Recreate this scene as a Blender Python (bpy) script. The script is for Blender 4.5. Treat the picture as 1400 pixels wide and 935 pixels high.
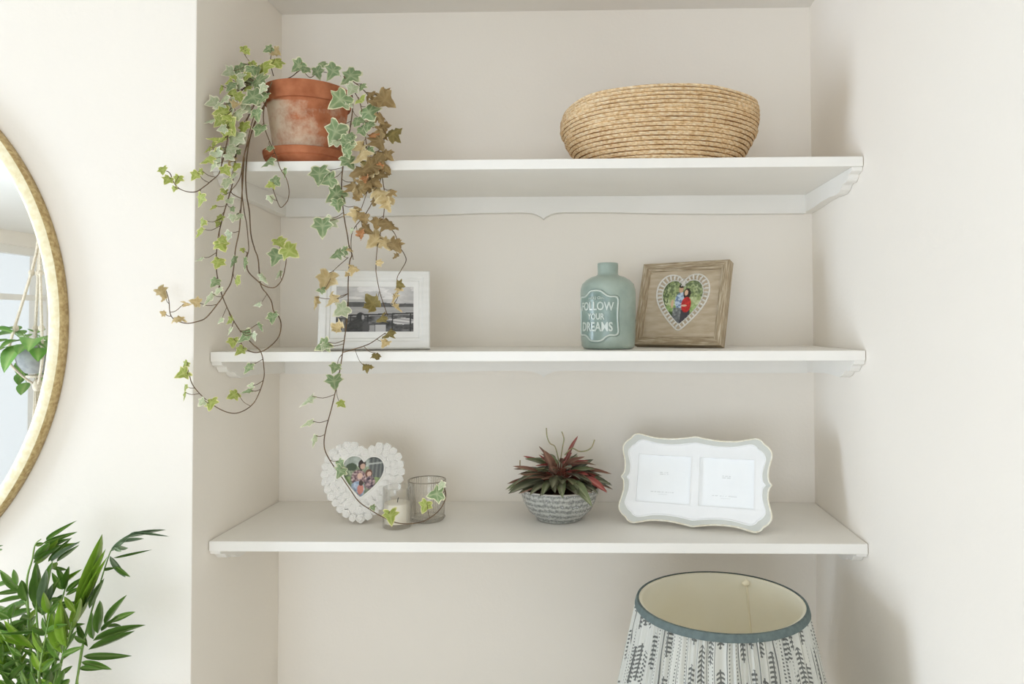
import bpy, bmesh, math, random
from mathutils import Vector, Matrix, Euler, noise

for o in list(bpy.data.objects):
    bpy.data.objects.remove(o, do_unlink=True)
scene = bpy.context.scene
COL = scene.collection
PI = math.pi

# ------------------------------------------------------------------ camera
CAMZ, CAMD = 1.70, 1.506               # eye height, distance to the alcove's back wall (y = 0)
F, PX, PY = 1000.0, 778.35, 421.67      # focal length and principal point in 1400x935 pixels
YAW, PITCH, ROLL = 0.02456, 0.02324, -0.0031
cam_d = bpy.data.cameras.new('camera')
cam = bpy.data.objects.new('camera', cam_d)
COL.objects.link(cam)
fw = Vector((-math.sin(YAW)*math.cos(PITCH), math.cos(YAW)*math.cos(PITCH), math.sin(PITCH)))
rt = Vector((math.cos(YAW), math.sin(YAW), 0))
up = rt.cross(fw)
r2 = rt*math.cos(ROLL) + up*math.sin(ROLL)
u2 = -rt*math.sin(ROLL) + up*math.cos(ROLL)
C0 = Vector((0, -CAMD, CAMZ))
cam.matrix_world = Matrix(((r2.x, u2.x, -fw.x, C0.x), (r2.y, u2.y, -fw.y, C0.y),
                           (r2.z, u2.z, -fw.z, C0.z), (0, 0, 0, 1)))
cam_d.sensor_fit = 'HORIZONTAL'
cam_d.sensor_width = 36.0
cam_d.lens = F/1400*36.0
cam_d.shift_x = -(PX-700)/1400
cam_d.shift_y = -(467.5-PY)/1400
cam_d.clip_start = 0.02
scene.camera = cam

# ------------------------------------------------------------------ light and exposure
world = bpy.data.worlds.new('world')
scene.world = world
world.use_nodes = True
bgn = world.node_tree.nodes['Background']
bgn.inputs[0].default_value = (0.91, 0.955, 1.0, 1)
bgn.inputs[1].default_value = 1.4

def area(name, loc, rot, sx, sy, power, color):
    d = bpy.data.lights.new(name, 'AREA')
    d.shape = 'RECTANGLE'; d.size = sx; d.size_y = sy
    d.energy = power; d.color = color
    o = bpy.data.objects.new(name, d)
    COL.objects.link(o)
    o.location = loc; o.rotation_euler = rot
    return o
XL, XR = -3.90, 0.4612                  # side walls of the room
YR = -4.60                              # wall behind the camera
WIN = (-2.02, -0.95, 0.50, 2.05)        # left window: y0, y1, z0, z1
WIN2 = (-4.45, -3.30, 0.50, 2.26)       # second left window, the one the mirror shows
FILL_WIN = (-1.75, 0.30, 0.35, 2.15)          # unseen rear window added to let fill light in: x0, x1, z0, z1
area('daylight_left', (XL-0.12, (WIN[0]+WIN[1])/2, 1.22), (0, -PI/2, 0), 1.4, 1.05, 110, (0.715, 0.830, 1.0))
area('fill_rear', ((FILL_WIN[0]+FILL_WIN[1])/2, YR-0.10, 1.25), (PI/2, 0, 0), 2.0, 1.75, 46, (0.74, 0.845, 1.0))  # added fill light behind the camera, brightens alcove and chimney breast

scene.view_settings.view_transform = 'Standard'
scene.view_settings.look = 'None'
scene.view_settings.exposure = -0.10
scene.view_settings.gamma = 1.0
scene.view_settings.use_curve_mapping = False
scene.cycles.max_bounces = 14
scene.cycles.diffuse_bounces = 8
scene.cycles.transparent_max_bounces = 24

# ------------------------------------------------------------------ helpers
def ray(px, py):
    return (fw + r2*((px-PX)/F) + u2*((PY-py)/F))
def at_y(px, py, Y):
    d = ray(px, py)
    return C0 + d*((Y-C0.y)/d.y)
def at_z(px, py, Z):
    d = ray(px, py)
    return C0 + d*((Z-C0.z)/d.z)
def mpp(Y):                              # metres per photo pixel at depth Y
    return (Y+CAMD)/F
def s2l(c):
    return tuple(((v/12.92) if v <= 0.04045 else ((v+0.055)/1.055)**2.4) for v in c)
def rgb(r, g, b):
    return s2l((r/255, g/255, b/255))

def new_mat(name):
    m = bpy.data.materials.new(name)
    m.use_nodes = True
    return m, m.node_tree.nodes, m.node_tree.links, m.node_tree.nodes['Principled BSDF']
def mat(name, c, rough=0.6, spec=0.4, var=None, scale=30, bump=0, bscale=200, metal=0, coat=0, trans=0, stretch=None, detail=4, vlo=0.35, vhi=0.65):
    m, n, l, b = new_mat(name)
    b.inputs['Base Color'].default_value = (*c, 1)
    b.inputs['Roughness'].default_value = rough
    b.inputs['Specular IOR Level'].default_value = spec
    b.inputs['Metallic'].default_value = metal
    b.inputs['Coat Weight'].default_value = coat
    tc = n.new('ShaderNodeTexCoord')
    vec = tc.outputs['Object']
    if stretch:
        mp = n.new('ShaderNodeMapping'); mp.inputs['Scale'].default_value = stretch
        l.new(vec, mp.inputs['Vector']); vec = mp.outputs['Vector']
    if var:
        t = n.new('ShaderNodeTexNoise'); t.inputs['Scale'].default_value = scale
        t.inputs['Detail'].default_value = detail
        l.new(vec, t.inputs['Vector'])
        r = n.new('ShaderNodeValToRGB')
        r.color_ramp.elements[0].position = vlo; r.color_ramp.elements[1].position = vhi
        r.color_ramp.elements[0].color = (*c, 1); r.color_ramp.elements[1].color = (*var, 1)
        l.new(t.outputs['Fac'], r.inputs['Fac'])
        l.new(r.outputs['Color'], b.inputs['Base Color'])
    if bump:
        t2 = n.new('ShaderNodeTexNoise'); t2.inputs['Scale'].default_value = bscale
        t2.inputs['Detail'].default_value = 3
        l.new(vec, t2.inputs['Vector'])
        bp = n.new('ShaderNodeBump'); bp.inputs['Strength'].default_value = bump
        bp.inputs['Distance'].default_value = 0.002
        l.new(t2.outputs['Fac'], bp.inputs['Height'])
        l.new(bp.outputs['Normal'], b.inputs['Normal'])
    return m

def mesh(name, v, f, uv=None, col=None, smooth=False, fm=None, mats=()):
    me = bpy.data.meshes.new(name)
    me.from_pydata([tuple(p) for p in v], [], f)
    for m in mats: me.materials.append(m)
    if fm: me.polygons.foreach_set('material_index', fm)
    if smooth: me.polygons.foreach_set('use_smooth', [True]*len(me.polygons))
    if uv:
        ul = me.uv_layers.new(name='UVMap')
        for lp in me.loops: ul.data[lp.index].uv = uv[lp.vertex_index]
    if col:
        a = me.color_attributes.new('Col', 'FLOAT_COLOR', 'POINT')
        for i, c in enumerate(col): a.data[i].color = (*c, 1) if len(c) == 3 else c
    me.update()
    return me
def obj(name, me, m=None, parent=None, loc=None, rot=None, scale=None, kind=None):
    if m and not me.materials: me.materials.append(m)
    o = bpy.data.objects.new(name, me)
    COL.objects.link(o)
    if parent: o.parent = parent
    if loc: o.location = loc
    if rot: o.rotation_euler = rot
    if scale: o.scale = scale
    if kind: o['kind'] = kind
    return o
def thing(name, label, cat, loc=(0, 0, 0), rot=(0, 0, 0), group=None):
    o = bpy.data.objects.new(name, None)
    COL.objects.link(o)
    o.empty_display_size = 0.03
    o.location = loc; o.rotation_euler = rot
    o['label'] = label; o['category'] = cat
    if group: o['group'] = group
    return o
def tag(o, label, cat, group=None):
    o['label'] = label; o['category'] = cat
    if group: o['group'] = group
    return o

class B:                                  # collects geometry for one mesh
    def __init__(s): s.v = []; s.f = []; s.uv = []; s.c = []
    def add(s, v, f, uv=None, c=None):
        k = len(s.v); s.v += [Vector(p) for p in v]
        s.f += [tuple(i+k for i in q) for q in f]
        s.uv += uv if uv else [(0, 0)]*len(v)
        s.c += c if c else [(1, 1, 1)]*len(v)
        return s
    def box(s, x0, x1, y0, y1, z0, z1):
        return s.add([(x0,y0,z0),(x1,y0,z0),(x1,y1,z0),(x0,y1,z0),(x0,y0,z1),(x1,y0,z1),(x1,y1,z1),(x0,y1,z1)],
                     [(3,2,1,0),(4,5,6,7),(0,1,5,4),(1,2,6,5),(2,3,7,6),(3,0,4,7)])
    def lathe(s, prof, seg=48, closed=False, mod=None):
        n = len(prof); v = []; uv = []
        for i in range(seg):
            a = 2*PI*i/seg
            for j, (r, z) in enumerate(prof):
                rr = r if mod is None else mod(r, z, a, j)
                v.append((rr*math.cos(a), rr*math.sin(a), z)); uv.append((i/seg, j/(n-1)))
        f = []
        for i in range(seg):
            k = (i+1) % seg
            for j in range(n-1 if not closed else n):
                q = (j+1) % n
                f.append((i*n+j, k*n+j, k*n+q, i*n+q))
        return s.add(v, f, uv)
    def disc(s, r, z, seg=48, flip=False):
        v = [(r*math.cos(2*PI*i/seg), r*math.sin(2*PI*i/seg), z) for i in range(seg)]
        f = tuple(range(seg))
        return s.add(v, [f[::-1] if flip else f])
    def tube(s, pts, rad, sides=6, cap=True, closed=False):
        pts = [Vector(p) for p in pts]
        n = len(pts)
        if not hasattr(rad, '__len__'): rad = [rad]*n
        nrm = None; v = []
        for i, p in enumerate(pts):
            if closed: t = pts[(i+1) % n]-pts[i-1]
            else: t = pts[min(i+1, n-1)]-pts[max(i-1, 0)]
            if t.length < 1e-9: t = Vector((0, 0, 1))
            t.normalize()
            if nrm is None:
                nrm = t.cross(Vector((0.3, 0.9, 0.2)))
                if nrm.length < 0.1: nrm = t.cross(Vector((1, 0, 0)))
            nrm = nrm - t*nrm.dot(t); nrm.normalize()
            bn = t.cross(nrm)
            for k in range(sides):
                a = 2*PI*k/sides
                v.append(p + (nrm*math.cos(a)+bn*math.sin(a))*rad[i])
        f = []
        for i in range(n if closed else n-1):
            q = (i+1) % n
            for k in range(sides):
                j = (k+1) % sides
                f.append((i*sides+k, i*sides+j, q*sides+j, q*sides+k))
        if cap and not closed:
            f.append(tuple(range(sides))[::-1]); f.append(tuple((n-1)*sides+k for k in range(sides)))
        return s.add(v, f)
    def sphere(s, c, r, seg=12, rings=8, sc=(1, 1, 1)):
        v = [(c[0], c[1], c[2]+r*sc[2])]
        for j in range(1, rings):
            t = PI*j/rings
            for i in range(seg):
                a = 2*PI*i/seg
                v.append((c[0]+r*sc[0]*math.sin(t)*math.cos(a), c[1]+r*sc[1]*math.sin(t)*math.sin(a), c[2]+r*sc[2]*math.cos(t)))
        v.append((c[0], c[1], c[2]-r*sc[2]))
        f = [(0, 1+i, 1+(i+1) % seg) for i in range(seg)]
        for j in range(rings-2):
            for i in range(seg):
                f.append((1+j*seg+i, 1+(j+1)*seg+i, 1+(j+1)*seg+(i+1) % seg, 1+j*seg+(i+1) % seg))
        e = len(v)-1; k = 1+(rings-2)*seg
        f += [(e, k+(i+1) % seg, k+i) for i in range(seg)]
        return s.add(v, f)
    def prism(s, pts, y0, y1):            # outline of (x, z) points, solid from y0 to y1
        n = len(pts)
        v = [(x, y0, z) for x, z in pts]+[(x, y1, z) for x, z in pts]
        f = [tuple(range(n)), tuple(range(2*n-1, n-1, -1))]
        f += [(i, n+i, n+(i+1) % n, (i+1) % n) for i in range(n)]
        return s.add(v, f)
    def ring(s, outer, inner, y0, y1, yi=None):   # frame between two outlines of equal count
        n = len(outer); yi = y0 if yi is None else yi
        v = [(x, y0, z) for x, z in outer]+[(x, yi, z) for x, z in inner]+[(x, y1, z) for x, z in outer]+[(x, y1, z) for x, z in inner]
        f = []
        for i in range(n):
            k = (i+1) % n
            f += [(i, k, n+k, n+i), (2*n+k, 2*n+i, 3*n+i, 3*n+k), (k, i, 2*n+i, 2*n+k), (n+i, n+k, 3*n+k, 3*n+i)]
        return s.add(v, f)
    def make(s, name, m=None, parent=None, smooth=False, bevel=0, kind=None, uv=False, col=False, loc=None, angle=None, fix=True):
        me = mesh(name, s.v, s.f, s.uv if uv else None, s.c if col else None, smooth)
        if fix or bevel:
            bm = bmesh.new(); bm.from_mesh(me)
            if fix: bmesh.ops.recalc_face_normals(bm, faces=bm.faces)
            if bevel:
                ed = [e for e in bm.edges if len(e.link_faces) == 2 and e.calc_face_angle(0) > 0.5]
                bmesh.ops.bevel(bm, geom=ed, offset=bevel, segments=2, affect='EDGES', profile=0.6)
            bm.to_mesh(me); bm.free()
        if smooth and angle:
            me.set_sharp_from_angle(angle=angle)
        return obj(name, me, m, parent, loc, kind=kind)

def spline(pts, n=6):
    pts = [Vector(p) for p in pts]
    out = []
    for i in range(len(pts)-1):
        p0 = pts[max(i-1, 0)]; p1 = pts[i]; p2 = pts[i+1]; p3 = pts[min(i+2, len(pts)-1)]
        for k in range(n):
            t = k/n
            out.append(0.5*((2*p1)+(p2-p0)*t+(2*p0-5*p1+4*p2-p3)*t*t+(3*p1-p0-3*p2+p3)*t**3))
    out.append(pts[-1])
    return out
def cspline(pts, n=6):                    # closed 2D
    m = len(pts); out = []
    P = [Vector((a, b, 0)) for a, b in pts]
    for i in range(m):
        p0, p1, p2, p3 = P[i-1], P[i], P[(i+1) % m], P[(i+2) % m]
        for k in range(n):
            t = k/n
            q = 0.5*((2*p1)+(p2-p0)*t+(2*p0-5*p1+4*p2-p3)*t*t+(3*p1-p0-3*p2+p3)*t**3)
            out.append((q.x, q.y))
    return out
def fbm(x, y, s=1.0, seed=0):
    return noise.fractal(Vector((x*s, y*s, seed*7.3)), 1.0, 2.0, 4)
def lerp(a, b, t): return tuple(x+(y-x)*t for x, y in zip(a, b))

# ------------------------------------------------------------------ materials
M = {}
M['wall'] = mat('wall_paint', (0.895, 0.840, 0.762), 0.85, 0.2, var=(0.885, 0.830, 0.752), scale=3, bump=0.12, bscale=160)
M['white'] = mat('white_gloss_paint', (0.87, 0.84, 0.785), 0.42, 0.4, var=(0.85, 0.82, 0.765), scale=9, bump=0.06, bscale=90)
M['ceiling'] = mat('ceiling_paint', (0.86, 0.83, 0.78), 0.9, 0.2, var=(0.85, 0.82, 0.77), scale=4)
M['floor'] = mat('pale_wool_carpet', (0.70, 0.67, 0.63), 0.95, 0.1, var=(0.64, 0.61, 0.57), scale=90, bump=0.5, bscale=400)

# ------------------------------------------------------------------ room shell
def struct(b, name, m, bevel=0):
    o = b.make(name, m, bevel=bevel); o['kind'] = 'structure'; return o
ZC = CAMZ+0.6545
XA = -0.6388                              # alcove's left side = chimney breast's right side
YC = -0.333                               # chimney breast's front face
XC = -2.02
struct(B().box(XL-0.2, XR+0.15, 0, 0.15, 0, ZC+0.1), 'wall_back', M['wall'])
struct(B().box(XR, XR+0.15, YR, 0, 0, ZC+0.1), 'wall_right', M['wall'])
bl = B()
bl.box(XL-0.2, XL, YR, WIN2[0], 0, ZC+0.1); bl.box(XL-0.2, XL, WIN2[1], WIN[0], 0, ZC+0.1); bl.box(XL-0.2, XL, WIN[1], 0, 0, ZC+0.1)
for w_ in (WIN, WIN2):
    bl.box(XL-0.2, XL, w_[0], w_[1], 0, w_[2]); bl.box(XL-0.2, XL, w_[0], w_[1], w_[3], ZC+0.1)
struct(bl, 'wall_left', M['wall'])
br = B()
br.box(XL-0.2, FILL_WIN[0], YR-0.15, YR, 0, ZC+0.1); br.box(FILL_WIN[1], XR+0.15, YR-0.15, YR, 0, ZC+0.1)
br.box(FILL_WIN[0], FILL_WIN[1], YR-0.15, YR, 0, FILL_WIN[2]); br.box(FILL_WIN[0], FILL_WIN[1], YR-0.15, YR, FILL_WIN[3], ZC+0.1)
struct(br, 'wall_rear', M['wall'])
struct(B().box(XL-0.2, XR+0.15, YR-0.15, 0.15, -0.1, 0), 'floor', M['floor'])
struct(B().box(XL-0.2, XR+0.15, YR-0.15, 0.15, ZC, ZC+0.1), 'ceiling', M['ceiling'])
struct(B().box(XC, XA, YC, 0.0, 0, ZC), 'wall_chimney_breast', M['wall'], bevel=0.0015)

def glass_mat(name, tint=(1, 1, 1), refl=0.06, edge=0.5):
    m = bpy.data.materials.new(name); m.use_nodes = True
    n = m.node_tree.nodes; l = m.node_tree.links
    for q in list(n): n.remove(q)
    out = n.new('ShaderNodeOutputMaterial'); mix = n.new('ShaderNodeMixShader')
    tr = n.new('ShaderNodeBsdfTransparent'); tr.inputs[0].default_value = (*tint, 1)
    gl = n.new('ShaderNodeBsdfGlossy'); gl.inputs['Roughness'].default_value = 0.03
    fr = n.new('ShaderNodeFresnel'); fr.inputs[0].default_value = 1.45
    mul = n.new('ShaderNodeMath'); mul.operation = 'MULTIPLY_ADD'
    mul.inputs[1].default_value = edge; mul.inputs[2].default_value = refl*0.3
    l.new(fr.outputs[0], mul.inputs[0]); l.new(mul.outputs[0], mix.inputs[0])
    l.new(tr.outputs[0], mix.inputs[1]); l.new(gl.outputs[0], mix.inputs[2]); l.new(mix.outputs[0], out.inputs[0])
    return m
M['pane'] = glass_mat('window_glass', (0.98, 0.99, 0.99), 0.03, 0.4)

def window(name, horizontal, a0, a1, z0, z1, pos):
    # a window frame in a wall; horizontal = 'x' (rear wall) or 'y' (left wall)
    def bx(b, p0, p1, q0, q1, d0, d1):
        if horizontal == 'y': b.box(pos+d0, pos+d1, p0, p1, q0, q1)
        else: b.box(p0, p1, pos+d0, pos+d1, q0, q1)
    root = B(); t = 0.055
    bx(root, a0, a1, z0, z0+t, -0.09, -0.03); bx(root, a0, a1, z1-t, z1, -0.09, -0.03)
    bx(root, a0, a0+t, z0+t, z1-t, -0.09, -0.03); bx(root, a1-t, a1, z0+t, z1-t, -0.09, -0.03)
    n = 2
    for k in range(1, n):
        c = a0+(a1-a0)*k/n
        bx(root, c-0.025, c+0.025, z0, z1, -0.085, -0.035)
    zt = z0+(z1-z0)*0.80
    bx(root, a0, a1, zt-0.02, zt+0.02, -0.082, -0.038)
    w = struct(root, name, M['white'])
    for k in range(n):
        c0 = a0+(a1-a0)*k/n+0.025; c1 = a0+(a1-a0)*(k+1)/n-0.025
        for q0, q1 in ((z0+t, zt-0.02), (zt+0.02, z1-t)):
            p = B(); bx(p, c0, c1, q0, q1, -0.062, -0.058); p.make('pane', M['pane'], w)
    s = B(); bx(s, a0-0.05, a1+0.05, z0-0.03, z0, -0.03, 0.06); s.make('window_sill', M['white'], w, bevel=0.003)
window('window_1', 'y', *WIN, XL)
window('window_3', 'y', *WIN2, XL)

# rear window, added for the fill light, sits in the wall the other way round
def add_fill_window():
    root = B(); t = 0.055
    y0, y1 = YR-0.09, YR-0.03
    x0, x1, z0, z1 = FILL_WIN
    root.box(x0, x1, y0, y1, z0, z0+t).box(x0, x1, y0, y1, z1-t, z1).box(x0, x0+t, y0, y1, z0+t, z1-t).box(x1-t, x1, y0, y1, z0+t, z1-t)
    for k in (1, 2):
        c = x0+(x1-x0)*k/3; root.box(c-0.025, c+0.025, y0+0.005, y1-0.005, z0+0.01, z1-0.01)
    w = struct(root, 'fill_window', M['white'])
    for k in range(3):
        c0 = x0+(x1-x0)*k/3+0.025; c1 = x0+(x1-x0)*(k+1)/3-0.025
        B().box(c0, c1, YR-0.062, YR-0.058, z0+t, z1-t).make('pane', M['pane'], w)
    B().box(x0-0.05, x1+0.05, YR-0.03, YR+0.06, z0-0.03, z0).make('window_sill', M['white'], w, bevel=0.003)
add_fill_window()
b = B(); b.box(XC, (XC+XA)/2-0.582, YC-0.016, YC, 0, 0.12); b.box((XC+XA)/2+0.582, XA, YC-0.016, YC, 0, 0.12); struct(b, 'baseboard_chimney', M['white'], 0.003)
b = B(); b.box(XR-0.016, XR, YR, -0.48, 0, 0.12); struct(b, 'baseboard_right', M['white'], 0.003)

# ------------------------------------------------------------------ shelves
Z1, Z2, Z3 = CAMZ+0.2802, CAMZ-0.0428, CAMZ-0.3607
SD, ST = 0.2834, 0.0169
def side_profile():
    pts = [(0, 0), (0, -0.036)]
    for y, z in ((-0.06, -0.0345), (-0.12, -0.031), (-0.165, -0.0305), (-0.19, -0.0325), (-0.208, -0.0325), (-0.222, -0.028), (-0.231, -0.0215),
                 (-0.238, -0.0195), (-0.246, -0.0205), (-0.254, -0.019), (-0.259, -0.0145), (-0.263, -0.0095), (-0.27, -0.0085), (-0.277, -0.006), (-0.279, 0)):
        pts.append((y, z))
    return pts
def back_profile():
    w = XR-XA-0.036; L = []
    half = [(0.0, -0.0455), (0.004, -0.042), (0.012, -0.0375), (0.024, -0.0335), (0.042, -0.032), (0.12, -0.0325), (0.22, -0.0355), (0.36, -0.0375), (w/2, -0.0375)]
    L = [(-w/2, 0)]+[(-a, z) for a, z in reversed(half)]+[(a, z) for a, z in half[1:]]+[(w/2, 0)]
    return L
for zt, lab in ((Z1, 'white painted alcove shelf carrying the ivy pot and the rope basket'),
                (Z2, 'white painted alcove shelf carrying the green bottle and wooden heart frame'),
                (Z3, 'white painted alcove shelf carrying the candle glasses and grey bowl')):
    t = thing('alcove_shelf', lab, 'shelf', ((XA+XR)/2, 0, zt), group='white alcove shelves')
    hw = (XR-XA)/2
    B().box(-hw+0.0012, hw-0.0012, -SD, -0.0005, -ST, 0).make('shelf_board', M['white'], t, bevel=0.0015)
    B().prism([(x, z) for x, z in back_profile()], -0.019, -0.0005).make('rear_batten', M['white'], t, loc=(0, 0, -ST))
    for s in (-1, 1):
        bb = B(); pr = side_profile(); n = len(pr)
        xo, xi = s*(hw-0.0006), s*(hw-0.0185)
        v = [(xo, y, z) for y, z in pr]+[(xi, y, z) for y, z in pr]
        f = [tuple(range(n)), tuple(range(2*n-1, n-1, -1))]+[(i, n+i, n+(i+1) % n, (i+1) % n) for i in range(n)]
        bb.add(v, f)
        bb.make('side_bracket', M['white'], t, bevel=0.0008, loc=(0, 0, -ST))

# ------------------------------------------------------------------ round mirror on the chimney breast
M['gold'] = mat('brushed_gold_leaf', rgb(240, 230, 198), 0.42, 0.5, var=rgb(228, 214, 172), scale=120, metal=0.2, bump=0.2, bscale=260, stretch=(1, 1, 0.3))
M['gold_side'] = mat('hammered_gold', rgb(206, 184, 134), 0.45, 0.5, var=rgb(168, 140, 90), scale=150, metal=0.35, bump=0.6, bscale=300)
M['mirror'], n_, l_, b_ = new_mat('mirror_glass')
b_.inputs['Base Color'].default_value = (0.93, 0.95, 0.95, 1); b_.inputs['Metallic'].default_value = 1; b_.inputs['Roughness'].default_value = 0.0
tcn = n_.new('ShaderNodeTexNoise'); tcn.inputs['Scale'].default_value = 2.0
rmp = n_.new('ShaderNodeMapRange'); rmp.inputs['To Min'].default_value = 0.0; rmp.inputs['To Max'].default_value = 0.012
l_.new(tcn.outputs['Fac'], rmp.inputs['Value']); l_.new(rmp.outputs['Result'], b_.inputs['Roughness'])
def circ3(a, b, c):
    ax, ay, bx_, by_, cx_, cy_ = a[0], a[1], b[0], b[1], c[0], c[1]
    d = 2*(ax*(by_-cy_)+bx_*(cy_-ay)+cx_*(ay-by_))
    ux = ((ax*ax+ay*ay)*(by_-cy_)+(bx_*bx_+by_*by_)*(cy_-ay)+(cx_*cx_+cy_*cy_)*(ay-by_))/d
    uy = ((ax*ax+ay*ay)*(cx_-bx_)+(bx_*bx_+by_*by_)*(ax-cx_)+(cx_*cx_+cy_*cy_)*(bx_-ax))/d
    return ux, uy, math.hypot(ax-ux, ay-uy)
MQ = [at_y(px, py, YC-0.002) for px, py in ((94, 443), (0, 177), (0, 708))]
MCX, MCZ, MR = circ3(*[(q.x, q.z) for q in MQ])
mir = thing('round_mirror', 'large round wall mirror in a thin gold frame on the chimney breast', 'mirror', (MCX, YC, MCZ), (PI/2, 0, 0))
FT = 0.018
B().lathe([(MR-0.004, 0.0008), (MR, 0.002), (MR, FT-0.003), (MR-0.002, FT-0.0008), (MR-0.0035, FT)], 160).make('frame_side', M['gold_side'], mir, smooth=True)
B().lathe([(MR-0.0035, FT), (MR-0.018, FT+0.001), (MR-0.0225, FT-0.001), (MR-0.0235, FT-0.004), (MR-0.0235, 0.006)], 160).make('frame_face', M['gold'], mir, smooth=True, angle=0.6)
B().disc(MR-0.022, 0.008, 160).make('mirror_glass', M['mirror'], mir)
M['silver_edge'] = mat('mirror_bevel', rgb(240, 240, 242), 0.12, 0.6, metal=0.9)
B().lathe([(MR-0.0236, 0.0135), (MR-0.0265, 0.0092), (MR-0.0275, 0.0082)], 160).make('bevelled_edge', M['silver_edge'], mir, smooth=True)

# ------------------------------------------------------------------ picture helpers
def print_mat(name, rough=0.5):
    m, n, l, b = new_mat(name)
    a = n.new('ShaderNodeAttribute'); a.attribute_name = 'Col'
    l.new(a.outputs['Color'], b.inputs['Base Color'])
    b.inputs['Roughness'].default_value = rough
    return m
M['print'] = print_mat('photo_print', 0.35)
def grid_print(name, w, h, nx, ny, fn, parent, loc):
    v = []; c = []; f = []
    for j in range(ny+1):
        for i in range(nx+1):
            u, t = i/nx, j/ny
            v.append((-w/2+w*u, 0, h*t)); c.append(s2l(fn(u, t)))
    for j in range(ny):
        for i in range(nx):
            a = j*(nx+1)+i
            f.append((a, a+1, a+nx+2, a+nx+1))
    return obj(name, mesh(name, v, f, col=c), M['print'], parent, loc)
def heart(n, w, h):                       # heart outline, x in +-w/2, z in 0..h, even steps from the notch
    hf = [(0.0, 0.865), (0.035, 0.915), (0.11, 0.975), (0.22, 1.0), (0.335, 0.98), (0.435, 0.90), (0.49, 0.78), (0.495, 0.64), (0.45, 0.49), (0.36, 0.345), (0.25, 0.215), (0.13, 0.095), (0.045, 0.02)]
    ctl = hf+[(0, 0)]+[(-x, z) for x, z in reversed(hf[1:])]
    P = cspline(ctl, 10); m = len(P); L = [0]; out = []
    for i in range(m): L.append(L[-1]+math.hypot(P[(i+1) % m][0]-P[i][0], P[(i+1) % m][1]-P[i][1]))
    i = 0
    for k in range(n):
        s = L[-1]*k/n
        while L[i+1] < s: i += 1
        q = (s-L[i])/(L[i+1]-L[i]); a, e = P[i], P[(i+1) % m]
        out.append(((a[0]+(e[0]-a[0])*q)*w, (a[1]+(e[1]-a[1])*q)*h))
    return out
def heart_print(name, w, h, rings, n, fn, parent, loc):
    H = heart(n, w, h); cx_, cz_ = 0, h*0.55
    v = [(cx_, 0, cz_)]; c = [s2l(fn(0.5, 0.55))]; f = []
    for k in range(1, rings+1):
        s = k/rings
        for x, z in H:
            X = cx_+(x-cx_)*s; Zz = cz_+(z-cz_)*s
            v.append((X, 0, Zz)); c.append(s2l(fn(X/w+0.5, Zz/h)))
    for i in range(n):
        f.append((0, 1+i, 1+(i+1) % n))
    for k in range(rings-1):
        for i in range(n):
            a = 1+k*n+i; q = 1+k*n+(i+1) % n
            f.append((a, a+n, q+n, q))
    return obj(name, mesh(name, v, f, col=c), M['print'], parent, loc)
def ell(u, t, cu, ct, ru, rt_): return ((u-cu)/ru)**2+((t-ct)/rt_)**2 < 1
def easel(parent, h, y, m, lean, zb):     # strut behind a leaning frame, reaching the shelf
    # the strut top sits on the frame back, the foot on the shelf behind
    top = Vector((0, y, h*0.62))
    c, s = math.cos(lean), math.sin(lean)
    foot_w = Vector((0, y*c+h*0.62*s+h*0.20, 0))          # in the un-leaned frame, z = shelf
    fz = 0.0012-zb
    foot = Vector((0, foot_w.y*c-fz*s, foot_w.y*s+fz*c))
    q = B(); hw = h*0.12
    d = (foot-top)
    nrm = Vector((0, d.z, -d.y)).normalized()*0.0012
    v = []
    for p, ww in ((top, hw*0.6), (foot, hw)):
        for sx in (-1, 1):
            for sn in (-1, 1): v.append((sx*ww, p.y+sn*nrm.y, p.z+sn*nrm.z))
    q.add(v, [(0, 1, 3, 2), (4, 6, 7, 5), (0, 2, 6, 4), (1, 5, 7, 3), (0, 4, 5, 1), (2, 3, 7, 6)])
    q.make('easel_strut', m, parent)

def rails(parent, w, h, prof, m, name='frame_rail', m2=None):
    # four mitred rails; prof = list of (inset, y) around a rail's section
    n = len(prof)
    cor = [(-w/2, 0), (w/2, 0), (w/2, h), (-w/2, h)]
    sg = [(1, 1), (-1, 1), (-1, -1), (1, -1)]
    for k in range(4):
        a, q = k, (k+1) % 4
        v = [(cor[a][0]+sg[a][0]*d, y, cor[a][1]+sg[a][1]*d) for d, y in prof]+[(cor[q][0]+sg[q][0]*d, y, cor[q][1]+sg[q][1]*d) for d, y in prof]
        f = [tuple(range(n)), tuple(range(2*n-1, n-1, -1))]+[(i, n+i, n+(i+1) % n, (i+1) % n) for i in range(n)]
        B().add(v, f).make(name, m2 if (m2 and k % 2) else m, parent)

# ------------------------------------------------------------------ white frame with a lakeside photo
M['frame_white'] = mat('white_wood_frame', (0.80, 0.785, 0.75), 0.45, 0.4, var=(0.765, 0.75, 0.71), scale=25, stretch=(1, 1, 5))
M['mat_board'] = mat('mat_board', (0.84, 0.825, 0.79), 0.9, 0.1, var=(0.82, 0.80, 0.77), scale=60)
M['backing'] = mat('grey_backing_board', rgb(120, 108, 94), 0.9, 0.1, var=rgb(104, 92, 80), scale=40)
lean, yaw = 0.1955, -0.227
fw_, fh_ = 0.1897, 0.1414
TT = 0.016
t = thing('photo_frame', 'white wooden frame with a black and white lakeside photo behind the ivy', 'photo frame',
          (-0.3693, -0.2448, Z2+TT*math.sin(lean)+0.0005), (-lean, 0, -yaw))
rails(t, fw_, fh_, [(0, 0.003), (0.002, 0.0), (0.012, 0.0), (0.0145, 0.0022), (0.0185, 0.0022), (0.020, 0.005), (0.020, TT), (0, TT)], M['frame_white'])
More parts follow.
